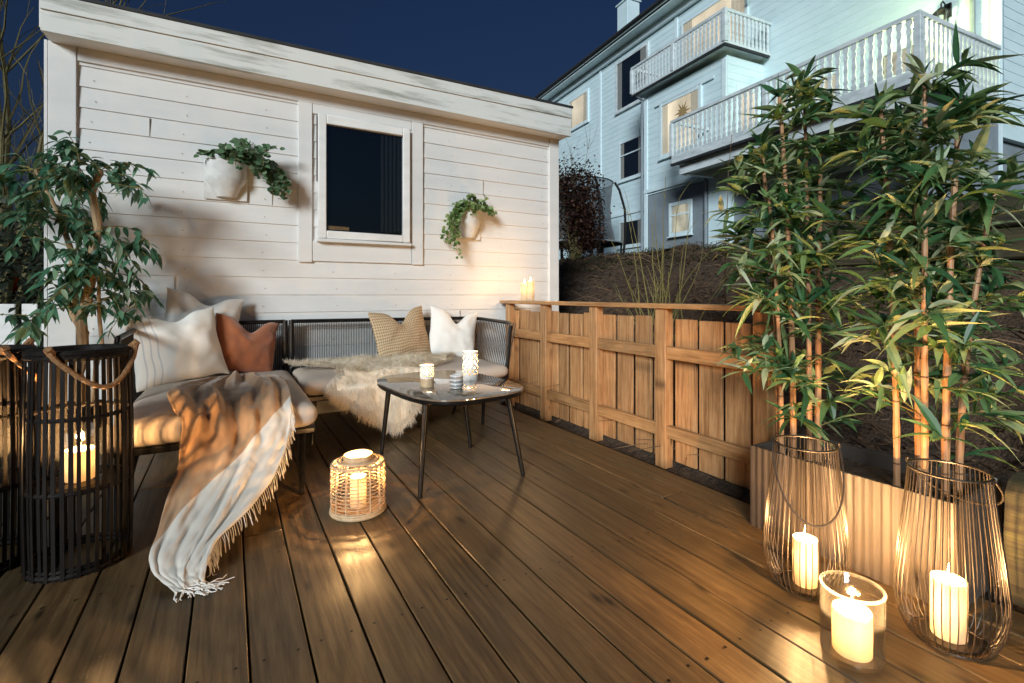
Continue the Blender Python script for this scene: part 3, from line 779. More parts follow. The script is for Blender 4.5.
def throw_pos(u, s):
    A, B_ = row_at(s)
    p = A.lerp(B_, u)
    sl = max(0, min(1, (s-.25)/.25))
    nrm = Vector((.1, -.75*sl-.05, 1-.45*sl)).normalized()
    bulge = (1-sl)*.012 + .010
    amp = (.020 + .012*sin(s*4))*(1-.5*max(0,min(1,(s-.35)/.2)))
    ph = 1.2*s*5
    fold = amp*(.5*sin(u*15+ph) + .9*(.62-abs(sin((u*15+ph)*.5+.6))) + .55*sin(u*27-ph*1.3+1.0) + .22*sin(u*51+ph*2.1+noise.noise(Vector((u*4,s*6,9)))*4))*(.35+.65*math.sqrt(max(0,sin(PI*min(1,max(0,u))))))
    fold *= (1 - .55*max(0, (s-.75)/.25))
    bunch = .035*math.exp(-((s-.19)/.09)**2)*(sin(u*9+.6)*.5+.5) + .03*math.exp(-((s-.04)/.05)**2)*math.exp(-((u-.55)/.25)**2)
    p = p + nrm*(fold + bulge + bunch) + Vector((noise.noise(Vector((u*3,s*7,1)))*.02, 0, noise.noise(Vector((u*4,s*9,4)))*.01*(1-.6*sl))) + nrm*((abs(noise.noise(Vector((u*7,s*16,2))))-.2)*.012 + noise.noise(Vector((u*16,s*34,6)))*.0035)
    if p.z < .010: p.z = .010 + .004*(sin(u*20)+1)
    return p
throw = thing('throw_blanket', (.05, 2.8, .3), 'camel throw with cream border and fringe spilling off the sofa onto the deck', 'blanket')
b = MB(); band = []
def tf(u, s):
    # cream border: its width grows from nothing at the seat to the whole cloth at the deck
    edge = 1.02 - max(0, (s-.30)/.46)**1.0*1.0
    band.append(max(0, min(1, .5 + (u-edge)*1.0)))
    return throw_pos(u, s)
b.grid(60, 130, tf)
b.uv = {'band': band}
cl = b.build('cloth', M['throw'], throw)
sm = cl.modifiers.new('thickness', 'SOLIDIFY'); sm.thickness = .006; sm.offset = 0
b = MB()
ns = 96
for i in range(ns):
    s = .34 + .56*i/(ns-1); p = throw_pos(1.0, s)
    L = ru(.045,.075); d = Vector((ru(.1,.35), ru(-.25,-.05), -.7)); pts = [p]
    q = p.copy()
    for k in range(5):
        q = q + d.normalized()*(L/5)*Vector((1,1,1)).length/1.73; d += Vector((ru(-.12,.12), ru(-.12,.12), -.25))
        if q.z < .006: q.z = .006; d.z = 0
        pts.append(q.copy())
    b.tube(pts, [.0015,.0017,.0016,.0016,.0022,.001], 5)
for i in range(44):
    u = i/43; p = throw_pos(u, 1.0); L = ru(.06,.11); a = ru(-1.9,-.1)
    pts = [p]; q = p.copy()
    for k in range(6):
        a += ru(-.5,.5); q = q + Vector((cos(a)*.9+.25, sin(a)*.6, -.01))*(L/6); q.z = max(.005, .006+ru(0,.02)*(1-k/6)); pts.append(q.copy())
    b.tube(pts, .0017, 5)
b.build('fringe', M['offwhite'], throw)

# ------------------------------------------------------------------ coffee table
tb = thing('coffee_table', (1.10, 2.66, 0), 'low dark table with rounded glossy top and slim black legs', 'table')
hx, hy, TZ = .335, .46, .49
def sq(a, r=1.0, n=3.4):
    c, s = cos(a), sin(a)
    return (hx*r*math.copysign(abs(c)**(2/n), c), hy*r*math.copysign(abs(s)**(2/n), s))
def sq_rot(a, r=1.0):
    x, y = sq(a, r); t = R(6); return (x*cos(t)-y*sin(t), x*sin(t)+y*cos(t))
n = 72
b = MB()
rings = []
for (r, z) in ((.99, TZ-.012), (1.0, TZ-.008), (1.0, TZ-.002), (.992, TZ)):
    rings.append([b.vert((*sq_rot(2*PI*k/n, r), z)) for k in range(n)])
for a_, c_ in zip(rings[:-1], rings[1:]):
    for k in range(n): b.face((a_[k], a_[(k+1)%n], c_[(k+1)%n], c_[k]))
b.face(rings[0][::-1]); b.face(rings[-1]); b.build('tabletop', M['tabletop'], tb, local=True)
b = MB(); b.tube([(*sq_rot(2*PI*k/n, .965), TZ-.024) for k in range(n)], .011, 6, closed=True); b.build('apron_ring', M['gun'], tb, local=True)
for tx, ty, bx, by in ((-.24,-.30,-.286,-.345),(.24,-.28,.306,-.345),(-.24,.34,-.275,.40),(.22,.28,.266,.25)):
    b = MB(); b.tube([(tx,ty,TZ-.014),(bx,by,.012),(bx,by,0)], [.017,.012,.012], 10); b.build('leg', M['gun'], tb, local=True)

# votives
def votive_small():
    t = thing('candle_holder', (.952,2.594,TZ), 'short white cutout votive with wooden base on the coffee table', 'candle holder', 'candle holders on the coffee table')
    b = MB(); r = .038
    b.lathe([(r-.004,.0),(r,.002),(r,.048)], 32, cap0=True); b.build('base', M['rattan'], t, local=True)
    nz, nk = 26, 72
    prof_ = [(r+.001, .049+.073*i/nz) for i in range(nz+1)]
    b = MB(); b.lathe(prof_, nk, skip=lambda i, k: 2 < i < 24 and (((i % 4) in (0,1)) and ((k + (3 if (i//4) % 2 else 0)) % 6) in (0,1,2)))
    b.lathe([(r-.001,.122),(r-.001,.05)], 36); b2 = b
    b.f = b.f[:-36]; b.r = b.r[:-36]; b.m = b.m[:-36]
    b.build('shade', M['porcelain'], t, local=True); lamp((.952,2.594,TZ+.085), .09, rad=.012)
    f = MB(); f.lathe([(.0005,.066),(.0042,.072),(.005,.078),(.0035,.086),(.0004,.10)], 10); f.build('flame', M['flame'], t, local=True)
    f = MB(); f.lathe([(.018,.049),(.019,.05),(.019,.064),(.001,.063)], 16); f.build('tealight', M['wax'], t, local=True)
votive_small()
t = thing('candle_holder', (1.075,2.47,TZ), 'small grey and white ribbed votive, lowest of the three on the table', 'candle holder', 'candle holders on the coffee table')
pr = [(.026,0),(.034,.006)] + [(.0335+.0035*abs(sin(PI*3*k/24))**.7, .008+.064*k/24) for k in range(25)] + [(.031,.076),(.029,.074),(.028,.03),(.001,.028)]
def band_grey():
    m, nt, nd, lk = newmat('banded_glaze')
    tc = nd.new('ShaderNodeTexCoord'); s = nd.new('ShaderNodeSeparateXYZ'); lk.new(tc.outputs['Object'], s.inputs[0])
    w = math_(nt, 'ABSOLUTE', math_(nt, 'SINE', math_(nt, 'MULTIPLY', math_(nt, 'SUBTRACT', s.outputs[2], .008), PI*3/.064)))
    c = ramp(nt, [(.35, (.72,.70,.66)), (.6, (.26,.26,.27))], w).outputs[0]
    return finish(m, nt, c, .3)
b = MB(); b.lathe(pr, 32, cap0=True); b.build('body', band_grey(), t, local=True)
f = MB(); f.lathe([(.02,.029),(.021,.03),(.021,.045),(.001,.044)], 16); f.build('tealight', M['wax'], t, local=True)
t = thing('candle_holder', (1.262,2.69,TZ), 'tall white votive with leaf shaped cutouts, tallest on the table', 'candle holder', 'candle holders on the coffee table')
r = .046; nz, nk = 56, 96; Hh = .17
holes = []
for row in range(7):
    for c in range(9):
        holes.append(((c + .5*(row % 2))/9*2*PI*r + ru(-.003,.003), .038+row*.0185+ru(-.002,.002), ru(-.5,.5)+(.5 if row % 2 else -.5)))
def in_hole(i, k):
    z = Hh*(i+.5)/nz; x = (k+.5)/nk*2*PI*r
    if z < .028: return False
    for hx_, hz, a in holes:
        dx = (x-hx_+PI*r) % (2*PI*r) - PI*r; dz = z-hz
        p_ = dx*cos(a)+dz*sin(a); q_ = -dx*sin(a)+dz*cos(a)
        if (p_/.0052)**2 + (q_/.0095)**2 < 1: return True
    return False
b = MB(); b.lathe([(r, Hh*i/nz) for i in range(nz+1)], nk, skip=in_hole, cap0=True); so = b.build('shade', M['porcelain'], t, local=True)
f = MB(); f.lathe([(.02,.004),(.021,.005),(.021,.07),(.001,.069)], 16); f.build('candle', M['wax'], t, local=True)
f = MB(); f.lathe([(.0005,.072),(.0042,.078),(.005,.084),(.0035,.092),(.0004,.106)], 10); f.build('flame', M['flame'], t, local=True)
lamp((1.262,2.69,TZ+.092), .22, rad=.014)

# ------------------------------------------------------------------ rattan drum lantern
rl = thing('rattan_lantern', (.52, 2.33, 0), 'small round natural rattan lantern on the deck beside the throw', 'lantern')
b = MB(); r = .12
for i in range(13):
    z = .03 + .185*i/12
    n = 40; b.tube([((r+.003*(1 if (k+i) % 2 else -1))*cos(2*PI*k/n), (r+.003*(1 if (k+i) % 2 else -1))*sin(2*PI*k/n), z) for k in range(n)], .0023, 5, closed=True)
b.build('weave', M['rattan'], rl, local=True)
b = MB()
for k in range(14):
    a = 2*PI*k/14; b.tube([(r*cos(a), r*sin(a), .012), (r*cos(a), r*sin(a), .222), ((r-.02)*cos(a), (r-.02)*sin(a), .236)], .003, 5)
b.build('stakes', M['rattan'], rl, local=True)
b = MB()
for z, rr, t_ in ((.008,r,.008),(.02,r,.006)):
    b = MB(); b.ring(rr, z, t_, 36); b.build('base_hoop', M['rattan'], rl, local=True)
b = MB(); b.lathe([(.001,.006),(r,.006)], 28); b.build('base', M['rattan'], rl, local=True)
b = MB()
for z, rr, t_ in ((.224,r-.004,.006),(.236,r-.03,.006),(.238,r-.045,.005)): b.ring(rr, z, t_, 36)
for k in range(36):
    a = 2*PI*k/36; b.tube([((r-.006)*cos(a),(r-.006)*sin(a),.226),((r-.045)*cos(a),(r-.045)*sin(a),.238)], .0028, 4)
b.build('rim', M['rattan'], rl, local=True)
b = MB(); b.lathe([(.066,.225),(.066,.262),(.063,.262),(.063,.225)], 28, skip=lambda i, k: i >= 1 and k in (3,4,5,17,18,19)); b.build('collar', M['rattan'], rl, local=True)
jar = MB(); jar.lathe([(.055,.02),(.058,.03),(.058,.25),(.056,.252)], 28, (.52,2.33,0)); jar = jar.build('glass_cylinder', M['glass'], None, loc=(.52,2.33,.01)); tag(jar, 'clear glass tube inside the small rattan lantern', 'glass')
candle(.52, 2.33, .02, .036, .14, 3.2, 'lit white candle inside the small rattan lantern')

# ------------------------------------------------------------------ tall dark lanterns
def dark_lantern(loc, rz, label):
    t = thing('tall_lantern', loc, label, 'lantern', 'tall dark rattan lanterns at the deck edge', rz)
    r, h = .158, .79
    b = MB(); n = 42
    for k in range(n):
        a = 2*PI*k/n + ru(-.015,.015); w = ru(.0048,.0072); bow = lambda z: r*(1-.06*abs(z/h-.45)**1.5*2)
        c, s = cos(a), sin(a)
        pr = None
        for i in range(7):
            z = h*i/6; rr = bow(z) + .002*(-1)**k
            q = [b.vert((c*(rr+dr) - s*da, s*(rr+dr) + c*da, z)) for dr, da in ((-.002,-w),(.002,-w),(.002,w),(-.002,w))]
            if pr:
                for e in range(4): b.face((pr[e], pr[(e+1)%4], q[(e+1)%4], q[e]))
            pr = q
    b.build('slats', M['rattan_dark'], t, local=True)
    for z, rr, tt in ((.012,r-.012,.011),(.03,r-.012,.008),(.30,r-.008,.010),(.56,r-.008,.008),(.775,r-.012,.012),(h,r-.014,.013)):
        b = MB(); b.ring(rr, z, tt, 36); b.build('hoop', M['rattan_dark'], t, local=True)
    b = MB(); b.lathe([(r-.02,h-.01),(r-.02,h+.008),(r-.06,h+.01),(r-.065,h-.006)], 36); b.build('top_rim', M['rattan_dark'], t, local=True)
    b = MB(); b.lathe([(.001,.288),(r-.012,.288),(r-.012,.296),(.001,.296)], 36); b.build('shelf', M['rattan_dark'], t, local=True)
    b = MB(); pts = []
    for i in range(21):
        u = i/20; a = R(-75) + R(150)*u
        x = (r+.012)*cos(R(-62)+R(105)*u); y = (r+.012)*sin(R(-62)+R(105)*u)
        pts.append((x, y, h+.012 - .125*sin(PI*u)**.8 + .01*sin(u*9)))
    b.tube(pts, [.009*(1+.12*sin(i*2.6)) for i in range(21)], 7)
    for p in (pts[0], pts[-1]): b.tube([(p[0]*.9,p[1]*.9,p[2]-.01),(p[0]*1.03,p[1]*1.03,p[2]+.012)], .013, 7)
    b.build('rope_handle', M['rope'], t, local=True)
    return t
for (x, y, rz, lb, jl, cl_) in ((-.487, 2.416, R(-45), 'tall black slatted lantern with rope handle standing nearest the sofa', 'clear glass jar on the shelf of the lantern nearest the sofa', 'lit candle in the glass jar of the lantern nearest the sofa'),
                     (-.80, 2.56, R(10), 'tall black slatted lantern cut off by the photo edge behind its twin', 'clear glass jar inside the lantern at the photo edge', 'lit candle inside the lantern at the photo edge')):
    dark_lantern((x, y, 0), rz, lb)
    b = MB(); b.lathe([(.001,0),(.078,0),(.082,.006),(.082,.20),(.079,.202),(.079,.008)], 32); j = b.build('glass_jar', M['glass'], None, local=True); j.location = (x, y, .298); tag(j, jl, 'glass jar')
    candle(x, y, .306, .045, .115, 5.0, cl_)

# ------------------------------------------------------------------ wire lanterns
def wire_lantern(loc, rz, label, ha, drop):
    t = thing('wire_lantern', loc, label, 'lantern', 'bronze wire lanterns by the planter', rz)
    P = [(.088,.004),(.104,.02),(.120,.06),(.129,.11),(.128,.16),(.120,.24),(.108,.34),(.098,.43),(.093,.49)]
    b = MB()
    for k in range(46):
        a = 2*PI*k/46
        b.tube([(r_*cos(a), r_*sin(a), z) for r_, z in P], .0016, 4, caps=False)
    for k in range(12):
        a = 2*PI*k/12; b.tube([(.088*cos(a), .088*sin(a), .004), (.004*cos(a), .004*sin(a), .004)], .0016, 4)
    b.build('wire_cage', M['wire'], t, local=True)
    for r_, z_, t_r in ((.093,.49,.0035),(.088,.004,.003)):
        b = MB(); b.ring(r_, z_, t_r, 40); b.build('hoop', M['wire'], t, local=True)
    b = MB(); b.lathe([(.001,.006),(.07,.006),(.07,.009),(.001,.009)], 28); b.build('candle_plate', M['wire'], t, local=True)
    b = MB(); pts = []
    for i in range(25):
        a = PI*i/24; x = .101*cos(a)*(1+.18*sin(a)); q = drop*sin(a)
        pts.append((x, -q*sin(ha), .487 + q*cos(ha)*1.0))
    b.tube(pts, .003, 6)
    for s in (-1, 1): b.tube([(s*.094,0,.478),(s*.101,0,.488),(s*.102,0,.497),(s*.097,.0,.50)], .004, 6)
    b.build('handle', M['wire'], t, local=True)
    return t
wire_lantern((1.715, .955, 0), R(-48), 'wire basket lantern with hanging front handle beside the planter end nearest the fence', R(149), .26)
candle(1.715, .955, .010, .038, .155, 4.0, 'lit pillar candle inside the wire lantern nearest the fence')
wire_lantern((1.815, .60, 0), R(-90), 'wire basket lantern at the right photo edge with handle folded outwards', R(-128), .20)
candle(1.815, .60, .010, .042, .165, 4.0, 'lit pillar candle inside the wire lantern at the right photo edge')
b = MB(); b.lathe([(.001,.0),(.066,.0),(.074,.008),(.0755,.02),(.0755,.185),(.0735,.19),(.071,.187),(.071,.016),(.001,.012)], 40)
j = b.build('hurricane_glass', M['glass'], None, loc=(0,0,0)); j.location = (1.495,.705,.001); tag(j, 'clear glass hurricane jar in the foreground between the wire lanterns', 'glass jar')
b = MB(); b.ring(.0735, .190, .0042, 44, k=8); b.build('rim', M['glass_rim'], j, local=True)
b = MB(); b.lathe([(.062,.0015),(.073,.004),(.0752,.012),(.0735,.018),(.066,.013),(.001,.0125)], 40); b.build('base', M['glass_rim'], j, local=True)
candle(1.495, .705, .014, .047, .115, 10.0, 'thick lit candle inside the clear glass jar in the foreground')
# fence candles
candle(2.405, 3.93, .946, .036, .165, 1.25, 'lit white candle on the fence rail, nearer the shed wall', 'candle pair on the fence')
candle(2.405, 3.825, .946, .036, .175, 1.25, 'lit white candle on the fence rail, further from the shed wall', 'candle pair on the fence')

# ------------------------------------------------------------------ planter trough and bamboo
tr = thing('planter_trough', (2.15, .98, 0), 'long taupe planter box standing at the deck edge behind wire lanterns', 'planter')
b = MB()
b.grid(190, 2, lambda u, v: (1.966 + .0018*sin(u*2*PI*24), .63+.70*u, .345*v), True); b.box(1.9705, 1.985, .63, 1.33, 0, .345, .002); b.box(2.335, 2.355, .63, 1.33, 0, .345, .003)
b.box(1.985, 2.335, 1.312, 1.33, 0, .345, .002); b.box(1.985, 2.335, .63, .648, 0, .345, .002)
b.build('panels', M['trough'], tr)
b = MB(); b.grid(16, 30, lambda u, v: (1.986+.348*u, .649+.662*v, .285+noise.noise(Vector((u*5,v*9,0)))*.012)); b.build('soil', M['soil'], tr)

def bamboo(label, canes, seed, crown, nleaf_scale=1.0):
    random.seed(seed)
    cx = sum(c[0] for c in canes)/len(canes); cy = sum(c[1] for c in canes)/len(canes)
    t = thing('bamboo_plant', (cx, cy, .28), label, 'bamboo', 'bamboo plants in the trough')
    lv = MB(); tw = MB()
    for (x, y, h, lx, ly, zlow) in canes:
        b = MB(); pts = []; rr = []; nn = int(h/.055); r0 = ru(.0105,.0135)
        for i in range(nn+1):
            z = h*i/nn; k = i/nn
            pts.append((x+lx*k*k, y+ly*k*k, .27+z)); rr.append((r0*(1-.45*k))*(1.16 if i % 4 == 0 else 1.0))
        b.tube(pts, rr, 8); b.mi = 1
        for i in range(2, nn, random.choice((3, 4))):
            p_ = Vector(pts[i]); b.tube([p_-Vector((0,0,.003)), p_, p_+Vector((0,0,.003))], [rr[i]*1.02, rr[i]*1.2, rr[i]*1.02], 8)
        b.build('cane', [M['bamboo'], M['cane_node']], t)
        z = zlow
        while z < h:
            k = z/h; p = Vector((x+lx*k*k, y+ly*k*k, .27+z))
            a = ru(0, 2*PI); ln = ru(.07,.25)*(1-.25*k) * (1 if k < .92 else .6)
            d = Vector((cos(a), sin(a), ru(.25,1.1))).normalized()
            q = p.copy(); tp = [q.copy()]; m = 7
            for i in range(m):
                d = (d + Vector((ru(-.12,.12), ru(-.12,.12), -.07))).normalized(); q = q + d*(ln/m); tp.append(q.copy())
                if i >= 2:
                    for e in range((1 if rnd() < .75 else 2) if i < m-1 else 3):
                        aa = ru(0, 2*PI); ld = (d*.9 + Vector((cos(aa), sin(aa), ru(-.25,.75)))*.95).normalized()
                        L = ru(.075,.18); lv.leaf(q, ld, (ru(-.7,.7), ru(-.7,.7), 1), L, L*ru(.15,.22), ru(-.05,.75), .2, 6, 'lance')
            tw.tube(tp, [.0028*(1-.7*i/m) for i in range(m+1)], 4)
            z += ru(.014,.034)/nleaf_scale*(1.9 if z < .6 else 1)
        for e in range(6):
            aa = ru(0, 2*PI); ld = Vector((cos(aa)*.6, sin(aa)*.6, ru(.5,1.3))).normalized()
            L = ru(.09,.17); lv.leaf((x+lx, y+ly, .27+h), ld, (ru(-1,1), ru(-1,1), .3), L, L*.17, ru(.1,.5), .18, 6, 'lance')
    lv.build('leaves', M['bamboo_leaf'], t); tw.build('twigs', M['twig'], t)
bamboo('bamboo with thin orange canes growing at the trough end nearest the fence', [(2.13,1.30,1.40,-.04,.06,.30),(2.12,1.23,1.60,-.02,.05,.20),(2.17,1.19,1.68,.03,.04,.26),(2.20,1.17,1.35,.02,.0,.16),(2.10,1.27,1.15,-.06,.02,.36)], 5, None, .92)
bamboo('taller bamboo with thicker canes growing at the trough end nearest the camera', [(2.12,.85,1.42,-.03,.04,.40),(2.16,.80,1.40,.0,.02,.30),(2.10,.76,1.50,.0,.0,.25),(2.15,.72,1.40,.03,-.03,.22),(2.2,.70,1.10,.06,-.08,.14)], 8, None, .92)
random.seed(21)

# ------------------------------------------------------------------ ficus
fx, fy = -.83, 3.93
fic = thing('ficus_tree', (fx, fy, 0), 'potted ficus with twisted pale trunk standing behind the tall black lanterns', 'tree')
b = MB(); b.lathe([(.001,0),(.13,0),(.16,.05),(.175,.32),(.165,.33),(.155,.30),(.001,.295)], 28, (fx,fy,0)); b.build('pot', M['rattan_dark'], fic)
tk = MB(); lv = MB(); twg = MB()
def limb(pts, r0, r1):
    tk.tube(pts, [r0+(r1-r0)*i/(len(pts)-1) for i in range(len(pts))], 8)
def wob(a, c, n, w):
    a, c = Vector(a), Vector(c); out = []
    for i in range(n+1):
        u = i/n; p = a.lerp(c, u) + Vector((ru(-w,w), ru(-w,w), 0))*(sin(PI*u))
        out.append(p)
    return out
_a = len(tk.v), len(lv.v)
main = wob((fx+.01,fy,.28), (fx+.10,fy-.05,1.02), 8, .02); limb(main, .031, .026)
limb([main[-1], (fx+.13,fy-.06,1.2), (fx+.10,fy-.05,1.36), (fx+.14,fy-.05,1.47)], .026, .017)
sec = wob((fx+.05,fy+.05,.28), (fx+.0,fy+.02,1.05), 8, .03); limb(sec, .026, .021)
limb([sec[-1], (fx-.06,fy+.0,1.25), (fx-.16,fy,1.45)], .016, .008)
limb(wob((fx+.09,fy-.03,.28), (fx+.14,fy-.08,.95), 6, .03), .014, .009)
def spray(p, d, L, n):
    q = Vector(p); d = Vector(d).normalized(); pts = [q.copy()]
    for i in range(n):
        d = (d + Vector((ru(-.25,.25), ru(-.25,.25), ru(-.22,.08)))).normalized(); q = q + d*(L/n); pts.append(q.copy())
        for e in range((2 if rnd() < .7 else 1) if i else 0):
            a = ru(0, 2*PI); ld = (d*.5 + Vector((cos(a), sin(a), ru(-.9,.2)))*.8).normalized()
            l_ = ru(.052,.085); lv.leaf(q, ld, (ru(-.5,.5), ru(-.5,.5), 1), l_, l_*.46, ru(.1,.5), .15, 4, 'ov')
    twg.tube(pts, [.003*(1-.6*i/n) for i in range(n+1)], 4)
    return pts
tips = [((fx+.14,fy-.05,1.47),.30,7),((fx+.12,fy-.05,1.38),.28,4),((fx-.16,fy,1.45),.33,6),((fx-.06,fy,1.25),.28,3),((fx+.13,fy-.06,1.18),.34,5),((fx+.10,fy-.05,1.02),.32,4),((fx+.02,fy+.02,1.05),.28,3),((fx+.14,fy-.08,.95),.32,5),((fx,fy,.80),.33,7)]
for (p, L, n) in tips:
    for i in range(n):
        a = ru(0, 2*PI); el = ru(-.3,1.0)
        pts = spray(p, (cos(a), sin(a)*.8, el*(.75 if p[2] > 1.3 else 1)), ru(.6,1.1)*L*1.25, 11)
        for e in range(1 if rnd() < .6 else 2):
            spray(pts[random.randint(4,9)], (ru(-1,1), ru(-1,1), ru(-.4,.5)), ru(.10,.2), 6)
for mb_ in (tk, lv, twg):
    mb_.v = [(fx+(x-fx)*1.03, fy+(y-fy)*1.0, .28+(z-.28)*1.25) for x, y, z in mb_.v]
    mb_.v = [(x, min(y, W-.04), z) for x, y, z in mb_.v]
tk.build('trunk', M['trunk'], fic); lv.build('leaves', M['ficus_leaf'], fic); twg.build('twigs', M['twig'], fic)

# ------------------------------------------------------------------ background left
def bare_tree(name, loc, h, n, spread, mat, label, r0=.03, cat='tree', levels=2, group=None, sub=10):
    t = thing(name, loc, label, cat, group); b = MB(); x, y, z = loc
    for i in range(n):
        a = ru(0, 2*PI); p = Vector((x+ru(-.1,.1), y+ru(-.1,.1), z)); d = Vector((cos(a)*spread, sin(a)*spread, 1)).normalized()
        hh = h*ru(.65,1.0); m = 12; pts = [p.copy()]; dirs = []
        for k in range(m):
            d = (d + Vector((ru(-.09,.09), ru(-.09,.09), .02))).normalized(); p = p + d*(hh/m); pts.append(p.copy()); dirs.append(d.copy())
        b.tube(pts, [r0*(1-.85*k/m) for k in range(m+1)], 6)
        for e in range(sub if levels > 1 else 0):
            k = random.randint(2, m-1); q = pts[k].copy(); dd = (dirs[k-1] + Vector((ru(-.8,.8), ru(-.8,.8), ru(-.1,.4)))).normalized(); p2 = [q.copy()]
            L = hh*ru(.12,.32)
            for s in range(6):
                dd = (dd + Vector((ru(-.16,.16), ru(-.16,.16), .05))).normalized(); q = q + dd*(L/6); p2.append(q.copy())
                if levels > 2 and s in (2, 4):
                    q3 = q + (dd + Vector((ru(-.8,.8), ru(-.8,.8), .2))).normalized()*L*.3; b.tube([q, (q+q3)/2 + Vector((0,0,.02)), q3], r0*.08, 3, caps=False)
            b.tube(p2, [r0*.32*(1-.8*s/6) for s in range(7)], 4, caps=False)
    b.build('branches', mat, t)
    return t
bare_tree('bare_tree', (-2.35, 8.0, -.2), 6.6, 12, .2, M['twig_dark'], 'tall bare multi stemmed mossy tree left of the shed', .042, levels=3, sub=14)
bare_tree('bare_tree', (-3.7, 10.5, -.2), 5.6, 6, .28, M['twig_dark'], 'bare leaning tree at the far left photo edge', .05, levels=3, sub=12)
def bush(name, loc, rx, ry, rz, n, mat, label, leafL, stems=8, cat='bush', kind='ov'):
    t = thing(name, loc, label, cat); lv = MB(); st = MB(); x, y, z = loc
    cl = [(ru(-1,1)*.7, ru(-1,1)*.7, ru(.15,.95)) for _ in range(26)]
    for c in cl:
        p = Vector((x+c[0]*rx, y+c[1]*ry, z+c[2]*2*rz))
        st.tube([(x+c[0]*.1, y+c[1]*.1, z), (x+c[0]*rx*.5, y+c[1]*ry*.5, z+c[2]*rz), p], [.02,.012,.004], 5)
        for i in range(n//26):
            v = Vector((random.gauss(0,.3)*rx, random.gauss(0,.3)*ry, random.gauss(0,.26)*rz)); q = p + v
            if q.z < z: continue
            l_ = ru(.6,1.2)*leafL; lv.leaf(q, (ru(-1,1), ru(-1,1), ru(-.6,.8)), (ru(-.5,.5), ru(-.5,.5), 1), l_, l_*.5, .2, .1, 3, kind)
    lv.build('leaves', mat, t); st.build('stems', M['twig_dark'], t)
bush('dark_bush', (-1.75, 6.2, -.2), .75, .8, .95, 3600, M['dark_leaf'], 'dark evergreen bush beside the left shed corner', .09)
pk = thing('picket_fence', (-1.9, 5.3, 0), 'white picket fence seen between the ficus and black lanterns', 'fence')
b = MB()
for k in range(14): b.box(-2.85+k*.13, -2.85+k*.13+.09, 5.29, 5.31, -.1, .93, .004)
b.build('pickets', M['white'], pk)
b = MB(); b.box(-2.9,-1.07,5.315,5.35,.70,.77,.003); b.box(-2.9,-1.07,5.315,5.35,.2,.27,.003); b.build('rails', M['white'], pk)

# ------------------------------------------------------------------ bank: shrubs, retaining wall, sleeper
random.seed(33)
sh = thing('bare_shrub', (3.35, 3.05, .5), 'leafless shrub of yellow green stems growing behind the fence', 'shrub')
b = MB()
for i in range(26):
    a = ru(0, 2*PI); p = Vector((3.35+ru(-.12,.12), 3.05+ru(-.18,.18), bank_z(3.35,3.05)-.03)); sp = ru(.05,.55)
    d = Vector((cos(a)*sp, sin(a)*sp, 1)).normalized(); h = ru(.5,1.25)*(1.2 if sp < .25 else .9); pts = [p.copy()]
    for k in range(9):
        d = (d + Vector((ru(-.1,.1), ru(-.1,.1), -.03*sp))).normalized(); p = p + d*h/9; pts.append(p.copy())
        if k > 2 and rnd() < .5:
            e = (d + Vector((ru(-.9,.9), ru(-.9,.9), .3))).normalized(); L = ru(.06,.22); b.tube([p, p+e*L*.5+Vector((0,0,.01)), p+e*L], [.0025,.002,.001], 4, caps=False)
    b.tube(pts, [.007*(1-.75*k/9) for k in range(10)], 5)
b.build('stems', M['twig'], sh)
sh = thing('bare_shrub', (2.95, 2.05, .3), 'thin red brown twigs rising behind the fence beside the bamboo', 'shrub')
b = MB()
for (dx, dy, h) in ((-.02,.12,2.02),(.1,.0,.9),(-.05,-.1,.8),(.08,.2,.7),(.0,.3,.75)):
    p = Vector((2.95+dx*.3, 2.05+dy*.5, bank_z(2.95,2.05)-.02)); d = Vector((dx*.6, dy*.6, 1)).normalized(); pts = [p.copy()]
    for k in range(10):
        d = (d + Vector((ru(-.05,.05), ru(-.05,.05), 0))).normalized(); p = p + d*h/10; pts.append(p.copy())
    b.tube(pts, [.006*(1-.75*k/10) for k in range(11)], 5)
for i in range(24):
    a = ru(-2.6,.6); p = Vector((2.9+ru(-.15,.3), 2.3+ru(-.3,.4), bank_z(3.0,2.3))); d = Vector((cos(a), sin(a), ru(.1,.8))).normalized(); L = ru(.25,.6)
    b.tube([p, p+d*L*.5+Vector((0,0,.05)), p+d*L], [.004,.003,.0015], 4, caps=False)
b.build('stems', M['twig_red'], sh)
rw = thing('retaining_wall', (4.2, .6, .6), 'dark mossy timber retaining wall above the bank at the right', 'wall')
for i in range(5):
    b = MB(); b.cur = rnd(); z0 = .60+i*.205
    b.box(4.14+ru(-.01,.01), 4.30, -2.5, 2.35+ru(-.1,.15), z0, z0+.198, .02); b.build('beam', M['sleeper'], rw)
b = MB(); b.cur = .3; b.box(4.05, 4.135, 1.1, 1.3, .3, 1.30, .015); b.build('post', M['sleeper'], rw)
b = MB(); b.cur = .8
def slp(u, v):
    a = 2*PI*v; rr = 1.0
    x = max(-1, min(1, 1.35*cos(a))); z = max(-1, min(1, 1.35*sin(a)))
    y = -1.4+1.97*u
    nz = noise.noise(Vector((x*2, y*6, z*2)))*.016
    return (2.30+(.155+nz)*x, y, .205+(.20+nz)*z)
b.grid(60, 24, slp)
b.grid(2, 24, lambda u, v: (2.30+(slp(1,v)[0]-2.30)*u, .571+.012*(1-u), .205+(slp(1,v)[2]-.205)*u), True)
tag(b.build('timber_sleeper', M['sleeper'], None), 'mossy squared timber edging the bank beside the right wire lantern', 'timber')

# ------------------------------------------------------------------ house on the rise
P0 = Vector((11.394, 11.896, 0)); HR = R(-4.95)
HM = Matrix.Translation(P0) @ Matrix.Rotation(HR, 4, 'Z')
house = thing('white_house', P0, 'large white clapboard house with two balconies above the bank', 'house', rz=HR)
